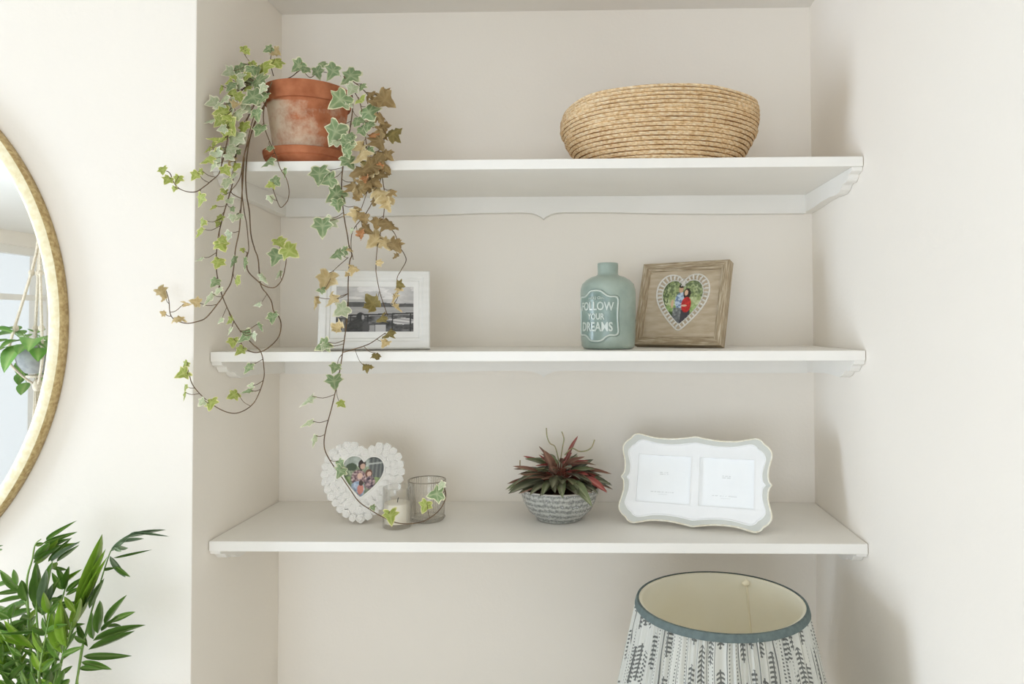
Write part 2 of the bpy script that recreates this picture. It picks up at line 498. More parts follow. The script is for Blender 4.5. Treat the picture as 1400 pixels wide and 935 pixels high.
B().ring([(-fw_/2+0.019, 0.019), (fw_/2-0.019, 0.019), (fw_/2-0.019, fh_-0.019), (-fw_/2+0.019, fh_-0.019)],
         [(-0.066, 0.031), (0.066, 0.031), (0.066, 0.1125), (-0.066, 0.1125)], 0.0052, 0.0072).make('mat_board', M['mat_board'], t)
def lake(u, v):
    g = 0.70+0.10*v+0.10*fbm(u*2.2, v*3.5, 2.2, 1)
    if 0.72 < v and fbm(u*2, v*4, 2, 4) > 0.18: g += 0.10
    hill = 0.655-0.05*max(0, u-0.25)+0.01*fbm(u, 0, 6, 2)
    if v < hill: g = 0.36+0.06*fbm(u, v, 14, 3)
    if v < 0.55: g = 0.66+0.05*fbm(u*0.6, v*4, 8, 5)
    rail = 0.355+0.06*u
    if v < rail-0.03:
        g = 0.34+0.20*fbm(u*1.4, v*1.6, 9, 6)
        if ell(u, v, 0.86, 0.24, 0.15, 0.07): g = 0.72+0.12*math.sin(v*90+u*20)
        if 0.50 < u < 0.64 and v < 0.17: g = 0.72
        if 0.42 < u < 0.50 and v < 0.15: g = 0.60
        if 0.03 < u < 0.14 and v < 0.28: g = 0.42+0.15*math.sin(u*80)
    if abs(v-rail) < 0.017: g = 0.22
    for pu in (0.41, 0.72, 0.955, 0.19):
        if abs(u-pu) < 0.010 and v < rail: g = 0.20
    if u > 0.72 and abs(v-0.13) < 0.012: g = 0.30
    if u > 0.56 and abs(v-0.27-0.03*(u-0.5)) < 0.012 and u < 0.72: g = 0.75
    if ell(u, v, 0.315, 0.345, 0.055, 0.085): g = 0.20
    if ell(u, v, 0.345, 0.325, 0.018, 0.05): g = 0.62
    if ell(u, v, 0.27, 0.06, 0.125, 0.23): g = 0.24+0.06*fbm(u, v, 30, 8)
    if ell(u, v, 0.385, 0.10, 0.045, 0.14): g = 0.30
    g = min(max(g, 0.08), 0.95)
    return (g*1.0, g*0.985, g*0.975)
grid_print('photo', 0.134, 0.0835, 150, 94, lake, t, (0, 0.0073, 0.030))
B().box(-fw_/2+0.012, fw_/2-0.012, 0.0085, 0.0135, 0.012, fh_-0.012).make('back_panel', M['backing'], t)
easel(t, fh_, TT-0.0025, M['backing'], lean, TT*math.sin(lean))

# ------------------------------------------------------------------ weathered wooden frame with a heart opening
def wood_mat(name, sc):
    m, n, l, b = new_mat(name)
    tc = n.new('ShaderNodeTexCoord'); mp = n.new('ShaderNodeMapping'); mp.inputs['Scale'].default_value = sc
    l.new(tc.outputs['Object'], mp.inputs['Vector'])
    a = n.new('ShaderNodeTexNoise'); a.inputs['Scale'].default_value = 1.0; a.inputs['Detail'].default_value = 6; a.inputs['Roughness'].default_value = 0.6
    l.new(mp.outputs['Vector'], a.inputs['Vector'])
    r = n.new('ShaderNodeValToRGB')
    r.color_ramp.elements[0].position = 0.30; r.color_ramp.elements[0].color = (*rgb(128, 108, 82), 1)
    r.color_ramp.elements[1].position = 0.70; r.color_ramp.elements[1].color = (*rgb(214, 202, 180), 1)
    e = r.color_ramp.elements.new(0.5); e.color = (*rgb(172, 154, 126), 1)
    l.new(a.outputs['Fac'], r.inputs['Fac']); l.new(r.outputs['Color'], b.inputs['Base Color'])
    b.inputs['Roughness'].default_value = 0.75
    bp = n.new('ShaderNodeBump'); bp.inputs['Strength'].default_value = 0.4; bp.inputs['Distance'].default_value = 0.001
    l.new(a.outputs['Fac'], bp.inputs['Height']); l.new(bp.outputs['Normal'], b.inputs['Normal'])
    return m
M['wood'] = wood_mat('weathered_wood_across', (30, 420, 420))
M['wood_up'] = wood_mat('weathered_wood_upright', (420, 420, 30))
M['wood_board'] = mat('washed_wood_board', rgb(186, 168, 142), 0.8, 0.2, var=rgb(202, 187, 164), scale=30, stretch=(1, 1, 4), bump=0.1)
M['trim_white'] = mat('chalk_white', (0.80, 0.775, 0.72), 0.7, 0.2, var=(0.76, 0.73, 0.67), scale=80)
lean, yaw = 0.30, 0.56
fw_, fh_ = 0.180, 0.166
TT = 0.020
t = thing('photo_frame', 'weathered brown wooden frame with a white beaded heart and a couple photo', 'photo frame',
          (0.1635, -0.132, Z2+TT*math.sin(lean)+0.0005), (-lean, 0, -yaw))
rails(t, fw_, fh_, [(0, 0.0), (0.004, -0.002), (0.0105, -0.002), (0.012, 0.001), (0.0155, 0.002), (0.017, 0.006), (0.017, TT), (0, TT)], M['wood'], m2=M['wood_up'])
HW, HH = 0.085, 0.088; hz = 0.042
N = 96
H1 = [(x, z+hz-0.016) for x, z in heart(N, HW+0.030, HH+0.032)]
H0 = [(x, z+hz) for x, z in heart(N, HW-0.006, HH-0.006)]
Hs = [(x, z+hz) for x, z in heart(N, HW, HH)]
# board with a heart-shaped hole
box_o = []
for i in range(N):
    x, z = Hs[i]; cx_, cz_ = 0, fh_/2
    dx, dz = x-cx_, z-cz_
    hwx, hzz = fw_/2-0.016, fh_/2-0.016
    k = min(hwx/abs(dx) if abs(dx) > 1e-6 else 1e9, hzz/abs(dz) if abs(dz) > 1e-6 else 1e9)
    box_o.append((cx_+dx*k, cz_+dz*k))
ci = []
for sx, sz in ((1, 1), (1, -1), (-1, -1), (-1, 1)):
    tgt = (sx*(fw_/2-0.016), fh_/2+sz*(fh_/2-0.016))
    i = min(range(N), key=lambda q: (box_o[q][0]-tgt[0])**2+(box_o[q][1]-tgt[1])**2)
    box_o[i] = tgt
B().ring(box_o, Hs, 0.0055, 0.0095).make('wood_board', M['wood_board'], t)
def tube_outline(P, y, r, name, m, parent, sides=6):
    return B().tube([(x, y, z) for x, z in P], r, sides, closed=True).make(name, m, parent, smooth=True)
Ho = [(x, z+hz-0.0125) for x, z in heart(N, HW+0.024, HH+0.0235)]
Hm = [(x, z+hz-0.0062) for x, z in heart(240, HW+0.012, HH+0.0118)]
tube_outline(Ho, 0.005, 0.0016, 'heart_trim', M['trim_white'], t)
tube_outline(Hs, 0.0055, 0.0010, 'heart_rim', M['trim_white'], t)
bb = B()
def along(P, step):
    out = []; acc = 0; nxt = 0; m = len(P)
    for i in range(m):
        a, q = P[i], P[(i+1) % m]; d = math.hypot(q[0]-a[0], q[1]-a[1])
        while nxt <= acc+d and d > 0:
            s = (nxt-acc)/d; out.append((a[0]+(q[0]-a[0])*s, a[1]+(q[1]-a[1])*s, math.atan2(q[1]-a[1], q[0]-a[0]))); nxt += step
        acc += d
    return out
for x, z, a in along(Hm, 0.0082):
    n_x, n_z = -math.sin(a), math.cos(a)
    bb.tube([(x-n_x*0.0058, 0.0052, z-n_z*0.0058), (x, 0.0035, z), (x+n_x*0.0058, 0.0052, z+n_z*0.0058)], [0.0013, 0.0021, 0.0013], 6)
bb.make('bead_border', M['trim_white'], t, smooth=True, kind='stuff')
def couple(u, v):
    n1 = fbm(u, v, 7, 11); n2 = fbm(u, v, 22, 12)
    c = lerp((0.60, 0.66, 0.42), (0.84, 0.87, 0.70), min(max(0.5+n1+0.4*n2, 0), 1))
    if v > 0.62: c = lerp(c, (0.36, 0.42, 0.27), min(max(0.45+1.4*n2+0.7*n1, 0), 0.85))
    if v < 0.44 and abs(u-0.5) > 0.06: c = lerp((0.48, 0.60, 0.33), (0.72, 0.80, 0.55), min(max(0.5+n2, 0), 1))
    if v < 0.30 and u < 0.36: c = (0.30, 0.37, 0.22)
    if u < 0.16 and v > 0.42 and n2 > 0.0: c = (0.35, 0.41, 0.27)
    # man
    if ell(u, v, 0.46, 0.54, 0.135, 0.19) : c = lerp((0.80, 0.86, 0.92), (0.45, 0.55, 0.68), 1 if n2 > 0.12 else 0.1)
    if 0.30 < u < 0.52 and v < 0.38: c = lerp((0.40, 0.41, 0.42), (0.58, 0.59, 0.58), 0.5+n2)
    if ell(u, v, 0.27, 0.47, 0.03, 0.10): c = (0.86, 0.72, 0.60)
    if ell(u, v, 0.445, 0.80, 0.052, 0.088): c = (0.84, 0.68, 0.55)
    if ell(u, v, 0.445, 0.865, 0.058, 0.045): c = (0.16, 0.13, 0.10)
    # woman
    if ell(u, v, 0.595, 0.69, 0.085, 0.125): c = (0.17, 0.11, 0.09)
    if 0.50 < u < 0.70 and v < 0.33: c = (0.27, 0.26, 0.29)
    if ell(u, v, 0.60, 0.45, 0.115, 0.17): c = lerp((0.85, 0.20, 0.18), (0.70, 0.12, 0.13), 0.5+n2)
    if ell(u, v, 0.575, 0.715, 0.042, 0.065): c = (0.90, 0.74, 0.62)
    if ell(u, v, 0.55, 0.43, 0.07, 0.02): c = (0.90, 0.76, 0.66)
    return c
heart_print('photo', HW+0.003, HH+0.003, 46, 120, couple, t, (0, 0.0082, hz-0.0015))
B().box(-fw_/2+0.014, fw_/2-0.014, 0.0105, 0.0165, 0.014, fh_-0.014).make('back_panel', M['backing'], t)
easel(t, fh_*0.62, TT-0.0045, M['backing'], lean, TT*math.sin(lean))

# ------------------------------------------------------------------ scalloped double frame
M['grey_enamel'] = mat('pale_grey_enamel', rgb(200, 201, 194), 0.3, 0.5, var=rgb(206, 207, 200), scale=20, coat=0.3)
M['cream_edge'] = mat('cream_edge', rgb(240, 236, 222), 0.35, 0.5, var=rgb(226, 218, 196), scale=120)
M['pure_white'] = mat('white_mat_panel', (0.88, 0.88, 0.875), 0.45, 0.4, var=(0.86, 0.86, 0.855), scale=20)
lean, yaw = 0.345, 0.287
fw_, fh_ = 0.271, 0.160
TT = 0.012
quarter = [(0, 1.0), (0.10, 0.972), (0.32, 0.925), (0.55, 0.935), (0.72, 0.995), (0.80, 1.015), (0.865, 0.975), (0.90, 0.90), (0.95, 0.84), (0.995, 0.73),
           (1.0, 0.62), (0.975, 0.46), (0.955, 0.30), (0.958, 0.14), (0.972, 0.06), (1.0, 0.0)]
full = quarter+[(u, -v) for u, v in reversed(quarter[:-1])]+[(-u, -v) for u, v in quarter[1:]]+[(-u, v) for u, v in reversed(quarter[1:-1])]
full = cspline(full, 3)
def out_s(ku, kv): return [(u*fw_/2*ku, fh_*0.5075+v*fh_/2*kv) for u, v in full]
t = thing('photo_frame', 'scalloped pale grey and white double photo frame holding two blank inserts', 'photo frame',
          (0.183, -0.2045, Z3+TT*math.sin(lean)+0.0005), (-lean, 0, -yaw))
B().ring(out_s(1, 1), out_s(0.915, 0.855), 0.001, TT, 0.002).make('frame', M['grey_enamel'], t)
tube_outline(out_s(0.995, 0.992), 0.002, 0.0017, 'outer_edge', M['cream_edge'], t)
tube_outline(out_s(0.915, 0.855), 0.0025, 0.0014, 'inner_edge', M['pure_white'], t)
inn = out_s(0.916, 0.856); zc = fh_*0.5075
op = [(-0.1045, -0.0075), (0.0085, 0.1045)]                                 # x ranges of the two openings
zo0, zo1 = zc-0.043, zc+0.043
# white panel split around the two openings: one polygon with holes, built by bmesh triangle fill
def panel_with_holes(outline, holes, y0, y1, name, m, parent):
    bm = bmesh.new()
    loops = [outline]+holes; es = []; vl = []
    for lp in loops:
        vs = [bm.verts.new((x, y0, z)) for x, z in lp]; vl.append(vs)
        es += [bm.edges.new((vs[i], vs[(i+1) % len(vs)])) for i in range(len(vs))]
    bmesh.ops.triangle_fill(bm, use_beauty=True, use_dissolve=False, edges=es)
    for vs in vl[1:]:
        bk = [bm.verts.new((v.co.x, y1, v.co.z)) for v in vs]
        for i in range(len(vs)):
            k = (i+1) % len(vs); bm.faces.new((vs[i], vs[k], bk[k], bk[i]))
    bmesh.ops.recalc_face_normals(bm, faces=bm.faces)
    me = bpy.data.meshes.new(name); bm.to_mesh(me); bm.free()
    return obj(name, me, m, parent)
panel_with_holes(inn, [[(a, zo0), (q, zo0), (q, zo1), (a, zo1)] for a, q in op], 0.003, 0.0068, 'white_panel', M['pure_white'], t)
def blank(seed):
    def fn(u, v):
        c = (0.955, 0.962, 0.965)
        if 0.42 < u < 0.57 and (abs(v-0.635) < 0.008 or abs(v-0.60) < 0.006) and fbm(u, v, 60, seed) > -0.05: c = (0.78, 0.79, 0.79)
        if 0.26 < u < 0.70 and abs(v-0.245) < 0.007 and fbm(u, v, 50, seed+1) > -0.1: c = (0.80, 0.81, 0.81)
        if 0.40 < u < 0.58 and abs(v-0.205) < 0.005: c = (0.89, 0.90, 0.90)
        return c
    return fn
for k, (a, q) in enumerate(op):
    grid_print('photo_insert', q-a+0.004, zo1-zo0+0.004, 60, 90, blank(3+k), t, ((a+q)/2, 0.0066, zo0-0.002))
    B().ring([(a-0.0015, zo0-0.0015), (q+0.0015, zo0-0.0015), (q+0.0015, zo1+0.0015), (a-0.0015, zo1+0.0015)],
             [(a, zo0), (q, zo0), (q, zo1), (a, zo1)], 0.0022, 0.0035).make('opening_bead', M['pure_white'], t)
bk = B(); bk.prism([(x*0.93, zc+(z-zc)*0.9) for x, z in inn], 0.0075, TT-0.001); bk.make('back_panel', M['backing'], t)
easel(t, fh_*0.8, TT-0.001, M['backing'], lean, TT*math.sin(lean))

# ------------------------------------------------------------------ floral heart frame
M['plaster'] = mat('white_plaster', (0.88, 0.85, 0.80), 0.75, 0.25, var=(0.85, 0.82, 0.765), scale=70, bump=0.15, bscale=300)
lean, yaw = 0.30, -0.12
HWo, HHo = 0.150, 0.144
TT = 0.012
tip = at_z(489, 716.5, Z3)
t = thing('photo_frame', 'white heart shaped frame covered in roses with a family photo', 'photo frame',
          (tip.x, tip.y, Z3+TT*math.sin(lean)+0.0005), (-lean, math.radians(3.0), -yaw))
HIw, HIh, zi = 0.078, 0.076, 0.043
def fatheart(n, w, h):                    # rounder outline with a shallow notch
    ctl = [(0, 0.90), (0.06, 0.94), (0.19, 0.995), (0.33, 0.965), (0.45, 0.845), (0.50, 0.68), (0.485, 0.52), (0.42, 0.36), (0.31, 0.20), (0.18, 0.075), (0.07, 0.008),
           (0, 0.0), (-0.07, 0.008), (-0.18, 0.075), (-0.31, 0.20), (-0.42, 0.36), (-0.485, 0.52), (-0.50, 0.68), (-0.45, 0.845), (-0.33, 0.965), (-0.19, 0.995), (-0.06, 0.94)]
    P = cspline(ctl, 12); m = len(P)
    out = []; L = [0]
    for i in range(m): L.append(L[-1]+math.hypot(P[(i+1) % m][0]-P[i][0], P[(i+1) % m][1]-P[i][1]))
    for k in range(n):
        s = L[-1]*k/n; i = 0
        while L[i+1] < s: i += 1
        q = (s-L[i])/(L[i+1]-L[i]); a, e = P[i], P[(i+1) % m]
        out.append(((a[0]+(e[0]-a[0])*q)*w, (a[1]+(e[1]-a[1])*q)*h))
    return out
OH = fatheart(120, HWo-0.008, HHo-0.008)
OH = [(x, z+0.004) for x, z in OH]
IH = [(x, z+zi) for x, z in heart(120, HIw, HIh)]
ihp = [(p[0], p[1], 0) for p in along(IH+[], sum(math.hypot(IH[i][0]-IH[i-1][0], IH[i][1]-IH[i-1][1]) for i in range(120))/120.001)][:120]
while len(ihp) < 120: ihp.append(ihp[-1])
IHr = [(a, q) for a, q, _ in ihp]
B().ring(OH, IHr, 0.0, TT).make('frame_body', M['plaster'], t)
tube_outline(IHr, 0.0, 0.0020, 'opening_rim', M['plaster'], t)
def rose_mesh():                          # low dome of overlapping petals
    nr_, ns = 14, 22
    v = [(0, -0.46, 0)]
    for k in range(1, nr_+1):
        r = k/nr_
        for i in range(ns):
            a = 2*PI*i/ns
            w_ = (r*3.2-a/(2*PI)*1.0) % 1.0
            pet = 1+0.07*math.cos(5*a+0.6)*r
            v.append((r*pet*math.cos(a), -0.42*(1-r**2.2)-0.34*(w_**2-0.3)*min(1, 2.2*r), r*pet*math.sin(a)))
    f = [(0, 1+i, 1+(i+1) % ns) for i in range(ns)]
    for k in range(nr_-1):
        for i in range(ns):
            a, q = 1+k*ns+i, 1+k*ns+(i+1) % ns
            f.append((a, a+ns, q+ns, q))
    return mesh('rose', v, f, smooth=True)
RM = rose_mesh()
RM.materials.append(M['plaster'])
random.seed(9)
for s, step, rr in ((1.0, 0.0142, 0.0079), (0.83, 0.0138, 0.0076), (0.68, 0.0128, 0.0066)):
    cz_ = HHo*0.56
    P = [(x*s, cz_+(z-cz_)*s) for x, z in fatheart(200, HWo-0.012, HHo-0.012)]
    for x, z, a in along([(x, z+0.006) for x, z in P], step):
        # keep clear of the opening
        inside = min(math.hypot(x-hx, z-hz2) for hx, hz2 in IH)
        cin = False
        j = len(IH)-1
        for i in range(len(IH)):
            if ((IH[i][1] > z) != (IH[j][1] > z)) and (x < (IH[j][0]-IH[i][0])*(z-IH[i][1])/(IH[j][1]-IH[i][1])+IH[i][0]): cin = not cin
            j = i
        if cin or inside < rr*0.85: continue
        k = rr*random.uniform(0.88, 1.1)
        obj('rose', RM, None, t, (x, -0.0015, z), (random.uniform(-0.2, 0.2), random.uniform(0, 6.28), random.uniform(-0.2, 0.2)), (k, k, k))
def family(u, v):
    n1 = fbm(u, v, 6, 21); n2 = fbm(u, v, 20, 22)
    c = lerp((0.42, 0.46, 0.36), (0.66, 0.70, 0.58), min(max(0.5+n1+0.6*n2, 0), 1))
    if v > 0.74: c = lerp((0.62, 0.65, 0.60), (0.78, 0.80, 0.77), min(max(0.5+n1, 0), 1))
    if u > 0.60 and v > 0.50: c = (0.36, 0.37, 0.36) if math.sin(u*70) > -0.2 else (0.48, 0.49, 0.47)
    if u > 0.58 and abs(v-0.80-0.15*(u-0.6)) < 0.018: c = (0.72, 0.73, 0.70)
    if v < 0.50 and (u < 0.22 or u > 0.74): c = lerp((0.46, 0.56, 0.34), (0.62, 0.68, 0.46), min(max(0.5+n2, 0), 1))
    if ell(u, v, 0.22, 0.72, 0.12, 0.09): c = (0.28, 0.33, 0.24)
    if ell(u, v, 0.45, 0.78, 0.085, 0.12): c = (0.22, 0.15, 0.13)
    if ell(u, v, 0.47, 0.74, 0.055, 0.065): c = (0.80, 0.66, 0.58)
    if ell(u, v, 0.40, 0.48, 0.16, 0.18): c = lerp((0.40, 0.28, 0.30), (0.80, 0.70, 0.68), 0.5+1.2*n2)
    if ell(u, v, 0.62, 0.58, 0.08, 0.10): c = (0.42, 0.27, 0.20)
    if ell(u, v, 0.63, 0.57, 0.05, 0.06): c = (0.84, 0.70, 0.62)
    if ell(u, v, 0.66, 0.38, 0.12, 0.15): c = lerp((0.30, 0.24, 0.28), (0.82, 0.70, 0.68), 0.45+n2)
    if ell(u, v, 0.43, 0.52, 0.06, 0.07): c = (0.86, 0.72, 0.64)
    if ell(u, v, 0.40, 0.20, 0.16, 0.20): c = lerp((0.52, 0.60, 0.70), (0.76, 0.80, 0.86), 0.5+n2)
    if ell(u, v, 0.47, 0.22, 0.07, 0.12): c = (0.80, 0.52, 0.46)
    if ell(u, v, 0.47, 0.36, 0.05, 0.06): c = (0.26, 0.19, 0.16)
    return c
heart_print('photo', HIw+0.004, HIh+0.004, 40, 110, family, t, (0, 0.006, zi-0.002))
bk = B(); bk.prism([(x*0.86, 0.084+(z-0.084)*0.86) for x, z in OH], 0.0075, TT-0.0015); bk.make('back_panel', M['backing'], t)
easel(t, HHo*0.62, TT-0.001, M['backing'], lean, TT*math.sin(lean))
# ------------------------------------------------------------------ green ceramic bottle
def glaze(name, base, dark, light):
    m, n, l, b = new_mat(name)
    tc = n.new('ShaderNodeTexCoord')
    t = n.new('ShaderNodeTexNoise'); t.inputs['Scale'].default_value = 28; t.inputs['Detail'].default_value = 6
    l.new(tc.outputs['Object'], t.inputs['Vector'])
    r = n.new('ShaderNodeValToRGB')
    r.color_ramp.elements[0].position = 0.30; r.color_ramp.elements[0].color = (*dark, 1)
    r.color_ramp.elements[1].position = 0.72; r.color_ramp.elements[1].color = (*light, 1)
    e = r.color_ramp.elements.new(0.5); e.color = (*base, 1)
    l.new(t.outputs['Fac'], r.inputs['Fac']); l.new(r.outputs['Color'], b.inputs['Base Color'])
    b.inputs['Roughness'].default_value = 0.30; b.inputs['Coat Weight'].default_value = 0.15; b.inputs['Coat Roughness'].default_value = 0.10
    return m
M['celadon'] = glaze('celadon_glaze', rgb(152, 166, 155), rgb(137, 152, 142), rgb(166, 179, 168))
M['celadon_light'] = glaze('celadon_relief', rgb(192, 200, 190), rgb(176, 186, 176), rgb(206, 212, 204))
M['celadon_dark'] = glaze('celadon_pooled_glaze', rgb(128, 146, 136), rgb(108, 128, 118), rgb(142, 158, 148))
VY = -0.178
vc = at_y(831.5, 476, VY)
k_ = mpp(VY)
VR = 37.8*k_
vb = thing('ceramic_bottle', 'sage green glazed bottle with embossed motto plaque and short neck', 'bottle', (vc.x, VY, Z2+0.0004), (0, 0, math.radians(-27)))
VH = at_y(831, 360, VY).z-Z2
def vz(py): return at_y(831, py, VY).z-Z2
zs, zn, zt = vz(396), vz(377.5), VH
prof = [(0.0, 0.0), (VR*0.80, 0.0), (VR*0.90, 0.0015), (VR*0.955, 0.006), (VR*0.985, 0.02), (VR, zs*0.55), (VR, zs*0.93), (VR*0.985, zs), (VR*0.93, zs+(zn-zs)*0.38), (VR*0.80, zs+(zn-zs)*0.66),
        (VR*0.60, zs+(zn-zs)*0.90), (VR*0.43, zn), (VR*0.375, zn+0.002), (VR*0.365, zn+0.006), (VR*0.375, zt-0.005), (VR*0.37, zt-0.001), (VR*0.345, zt),
        (VR*0.28, zt-0.001), (VR*0.27, zt-0.02), (VR*0.30, zn-0.01), (VR*0.85, zs), (VR*0.9, 0.012), (0.0, 0.006)]
B().lathe(prof, 72).make('bottle_body', M['celadon'], vb, smooth=True, angle=0.9)
def vbend(x, z, off):                      # x along the surface, facing -y
    a = x/VR
    r = VR+off
    return (r*math.sin(a), -r*math.cos(a), z)
zp0, zp1 = vz(466), vz(399)
zm = (zp0+zp1)/2; ph = (zp1-zp0)/2; pw = VR*0.80
qp = [(0, 1.0), (0.25, 0.97), (0.45, 0.83), (0.62, 0.76), (0.85, 0.76), (0.97, 0.70), (1.0, 0.55), (0.975, 0.3), (0.965, 0.0)]
pl = qp+[(u, -v) for u, v in reversed(qp[:-1])]+[(-u, -v) for u, v in qp[1:]]+[(-u, v) for u, v in reversed(qp[1:-1])]
pl = cspline(pl, 4)
def plo(k, kz): return [(u*pw*k, zm+v*ph*kz) for u, v in pl]
# plaque field (slightly dished, darker pooled glaze), its raised border and the lettering
n = len(pl); bb = B(); ringsn = 8
v = [vbend(0, zm, 0.0004)]
for s in range(1, ringsn+1):
    v += [vbend(u*pw*s/ringsn, zm+w_*ph*s/ringsn, 0.0004) for u, w_ in pl]
f = [(0, 1+i, 1+(i+1) % n) for i in range(n)]
for s in range(ringsn-1):
    for i in range(n):
        a = 1+s*n+i; q = 1+s*n+(i+1) % n
        f.append((a, a+n, q+n, q))
bb.add(v, f).make('plaque', M['celadon_dark'], vb, smooth=True)
B().tube([vbend(x, z, 0.0006) for x, z in plo(1.0, 1.0)], 0.0017, 6, closed=True).make('plaque_border', M['celadon_light'], vb, smooth=True)
B().tube([vbend(x, z, 0.0002) for x, z in plo(1.07, 1.055)], 0.0009, 6, closed=True).make('plaque_groove', M['celadon_dark'], vb, smooth=True)
def relief_text(txt, z0, z1, width, parent, m, name='motto_line', arch=0.0):
    cu = bpy.data.curves.new('txt', 'FONT'); cu.body = txt; cu.align_x = 'CENTER'; cu.extrude = 0.1; cu.resolution_u = 3; cu.offset = 0.022
    to = bpy.data.objects.new('txt', cu); COL.objects.link(to)
    dg = bpy.context.evaluated_depsgraph_get(); dg.update()
    me = bpy.data.meshes.new_from_object(to.evaluated_get(dg))
    bpy.data.objects.remove(to, do_unlink=True)
    bm = bmesh.new(); bm.from_mesh(me); bmesh.ops.triangulate(bm, faces=bm.faces)
    xs = [v.co.x for v in bm.verts]; ys = [v.co.y for v in bm.verts]; zs_ = [v.co.z for v in bm.verts]
    x0, x1, y0, y1, q0, q1 = min(xs), max(xs), min(ys), max(ys), min(zs_), max(zs_)
    for v in bm.verts:
        x = (v.co.x-(x0+x1)/2)/(x1-x0)*width
        z = z0+(v.co.y-y0)/(y1-y0)*(z1-z0)+arch*(1-(2*x/width)**2)
        d = 0.0002+(v.co.z-q0)/(q1-q0)*0.0017
        v.co = Vector(vbend(x, z, d))
    bm.to_mesh(me); bm.free(); me.name = name
    me.materials.clear()
    return obj(name, me, m, parent)
relief_text('FOLLOW', vz(426), vz(414.5), pw*1.62, vb, M['celadon_light'], arch=0.0012)
relief_text('YOUR', vz(437.5), vz(429), pw*0.80, vb, M['celadon_light'])
relief_text('DREAMS', vz(453), vz(440.5), pw*1.50, vb, M['celadon_light'])
bb = B()
for s in (-1, 1):
    P = []
    for i in range(14):
        a = i/13*PI*2.2; r = 0.0040*(1-i/18)
        P.append(vbend(s*(0.0060+r*math.cos(a)*0.9), vz(409)+r*math.sin(a)*0.75, 0.0006))
    bb.tube(P, 0.0007, 5)
    bb.tube([vbend(s*0.0085, vz(410), 0.0006), vbend(s*0.0125, vz(408.5), 0.0006), vbend(s*0.0160, vz(410.5), 0.0005)], [0.0009, 0.0007, 0.0004], 5)
bb.tube([vbend(0, vz(411.5), 0.0006), vbend(0, vz(406.5), 0.0006)], 0.0009, 5)
bb.make('scroll_ornament', M['celadon_light'], vb, smooth=True)

# ------------------------------------------------------------------ rope basket
def rope_mat():
    m, n, l, b = new_mat('seagrass_rope')
    tc = n.new('ShaderNodeTexCoord')
    uvm = n.new('ShaderNodeUVMap')
    mp = n.new('ShaderNodeMapping'); mp.inputs['Scale'].default_value = (95, 3.0, 1); mp.inputs['Rotation'].default_value = (0, 0, 0)
    l.new(uvm.outputs['UV'], mp.inputs['Vector'])
    w = n.new('ShaderNodeTexWave'); w.wave_type = 'BANDS'; w.bands_direction = 'DIAGONAL'
    w.inputs['Scale'].default_value = 0.42; w.inputs['Distortion'].default_value = 2.2; w.inputs['Detail'].default_value = 2
    l.new(mp.outputs['Vector'], w.inputs['Vector'])
    t = n.new('ShaderNodeTexNoise'); t.inputs['Scale'].default_value = 130; t.inputs['Detail'].default_value = 6; t.inputs['Roughness'].default_value = 0.7
    l.new(tc.outputs['Object'], t.inputs['Vector'])
    r = n.new('ShaderNodeValToRGB')
    r.color_ramp.elements[0].position = 0.30; r.color_ramp.elements[0].color = (*rgb(206, 164, 116), 1)
    r.color_ramp.elements[1].position = 0.68; r.color_ramp.elements[1].color = (*rgb(250, 232, 200), 1)
    e = r.color_ramp.elements.new(0.46); e.color = (*rgb(238, 205, 158), 1)
    l.new(t.outputs['Fac'], r.inputs['Fac'])
    mx = n.new('ShaderNodeMixRGB'); mx.blend_type = 'MULTIPLY'; mx.inputs['Fac'].default_value = 0.35
    r2_ = n.new('ShaderNodeValToRGB'); r2_.color_ramp.elements[0].position = 0.0; r2_.color_ramp.elements[0].color = (*rgb(170, 130, 84), 1)
    r2_.color_ramp.elements[1].position = 0.35; r2_.color_ramp.elements[1].color = (1, 1, 1, 1)
    l.new(w.outputs['Fac'], r2_.inputs['Fac'])
    l.new(r.outputs['Color'], mx.inputs['Color1']); l.new(r2_.outputs['Color'], mx.inputs['Color2'])
    l.new(mx.outputs['Color'], b.inputs['Base Color'])
    b.inputs['Roughness'].default_value = 0.8; b.inputs['Specular IOR Level'].default_value = 0.15
    bp = n.new('ShaderNodeBump'); bp.inputs['Strength'].default_value = 0.7; bp.inputs['Distance'].default_value = 0.0015
    ad = n.new('ShaderNodeMath'); ad.operation = 'ADD'
    l.new(w.outputs['Fac'], ad.inputs[0]); l.new(t.outputs['Fac'], ad.inputs[1])
    l.new(ad.outputs[0], bp.inputs['Height']); l.new(bp.outputs['Normal'], b.inputs['Normal'])
    return m
M['rope'] = rope_mat()
M['gap_shadow'] = mat('rope_gap_shadow', rgb(162, 122, 80), 0.9, 0.1, var=rgb(122, 86, 52), scale=160)  # dark brown stands in for the shade between rope coils
BY = -0.166
bc = at_y(901, 200, BY)
RX, RY = 0.180, 0.150
BH = at_y(901, 110, BY-RY).z-Z1
bs = thing('rope_basket', 'round coiled natural rope basket bulging towards its uneven rim', 'basket', (bc.x, BY, Z1+0.0005))
NC = 17
random.seed(3)
def bas_r(s):                               # radius factor up the side
    return 0.765+0.245*math.sin(min(s/0.78, 1)*PI/2)**1.0-(0.03*((s-0.78)/0.22)**2 if s > 0.78 else 0)
cr = BH/NC/2*1.04
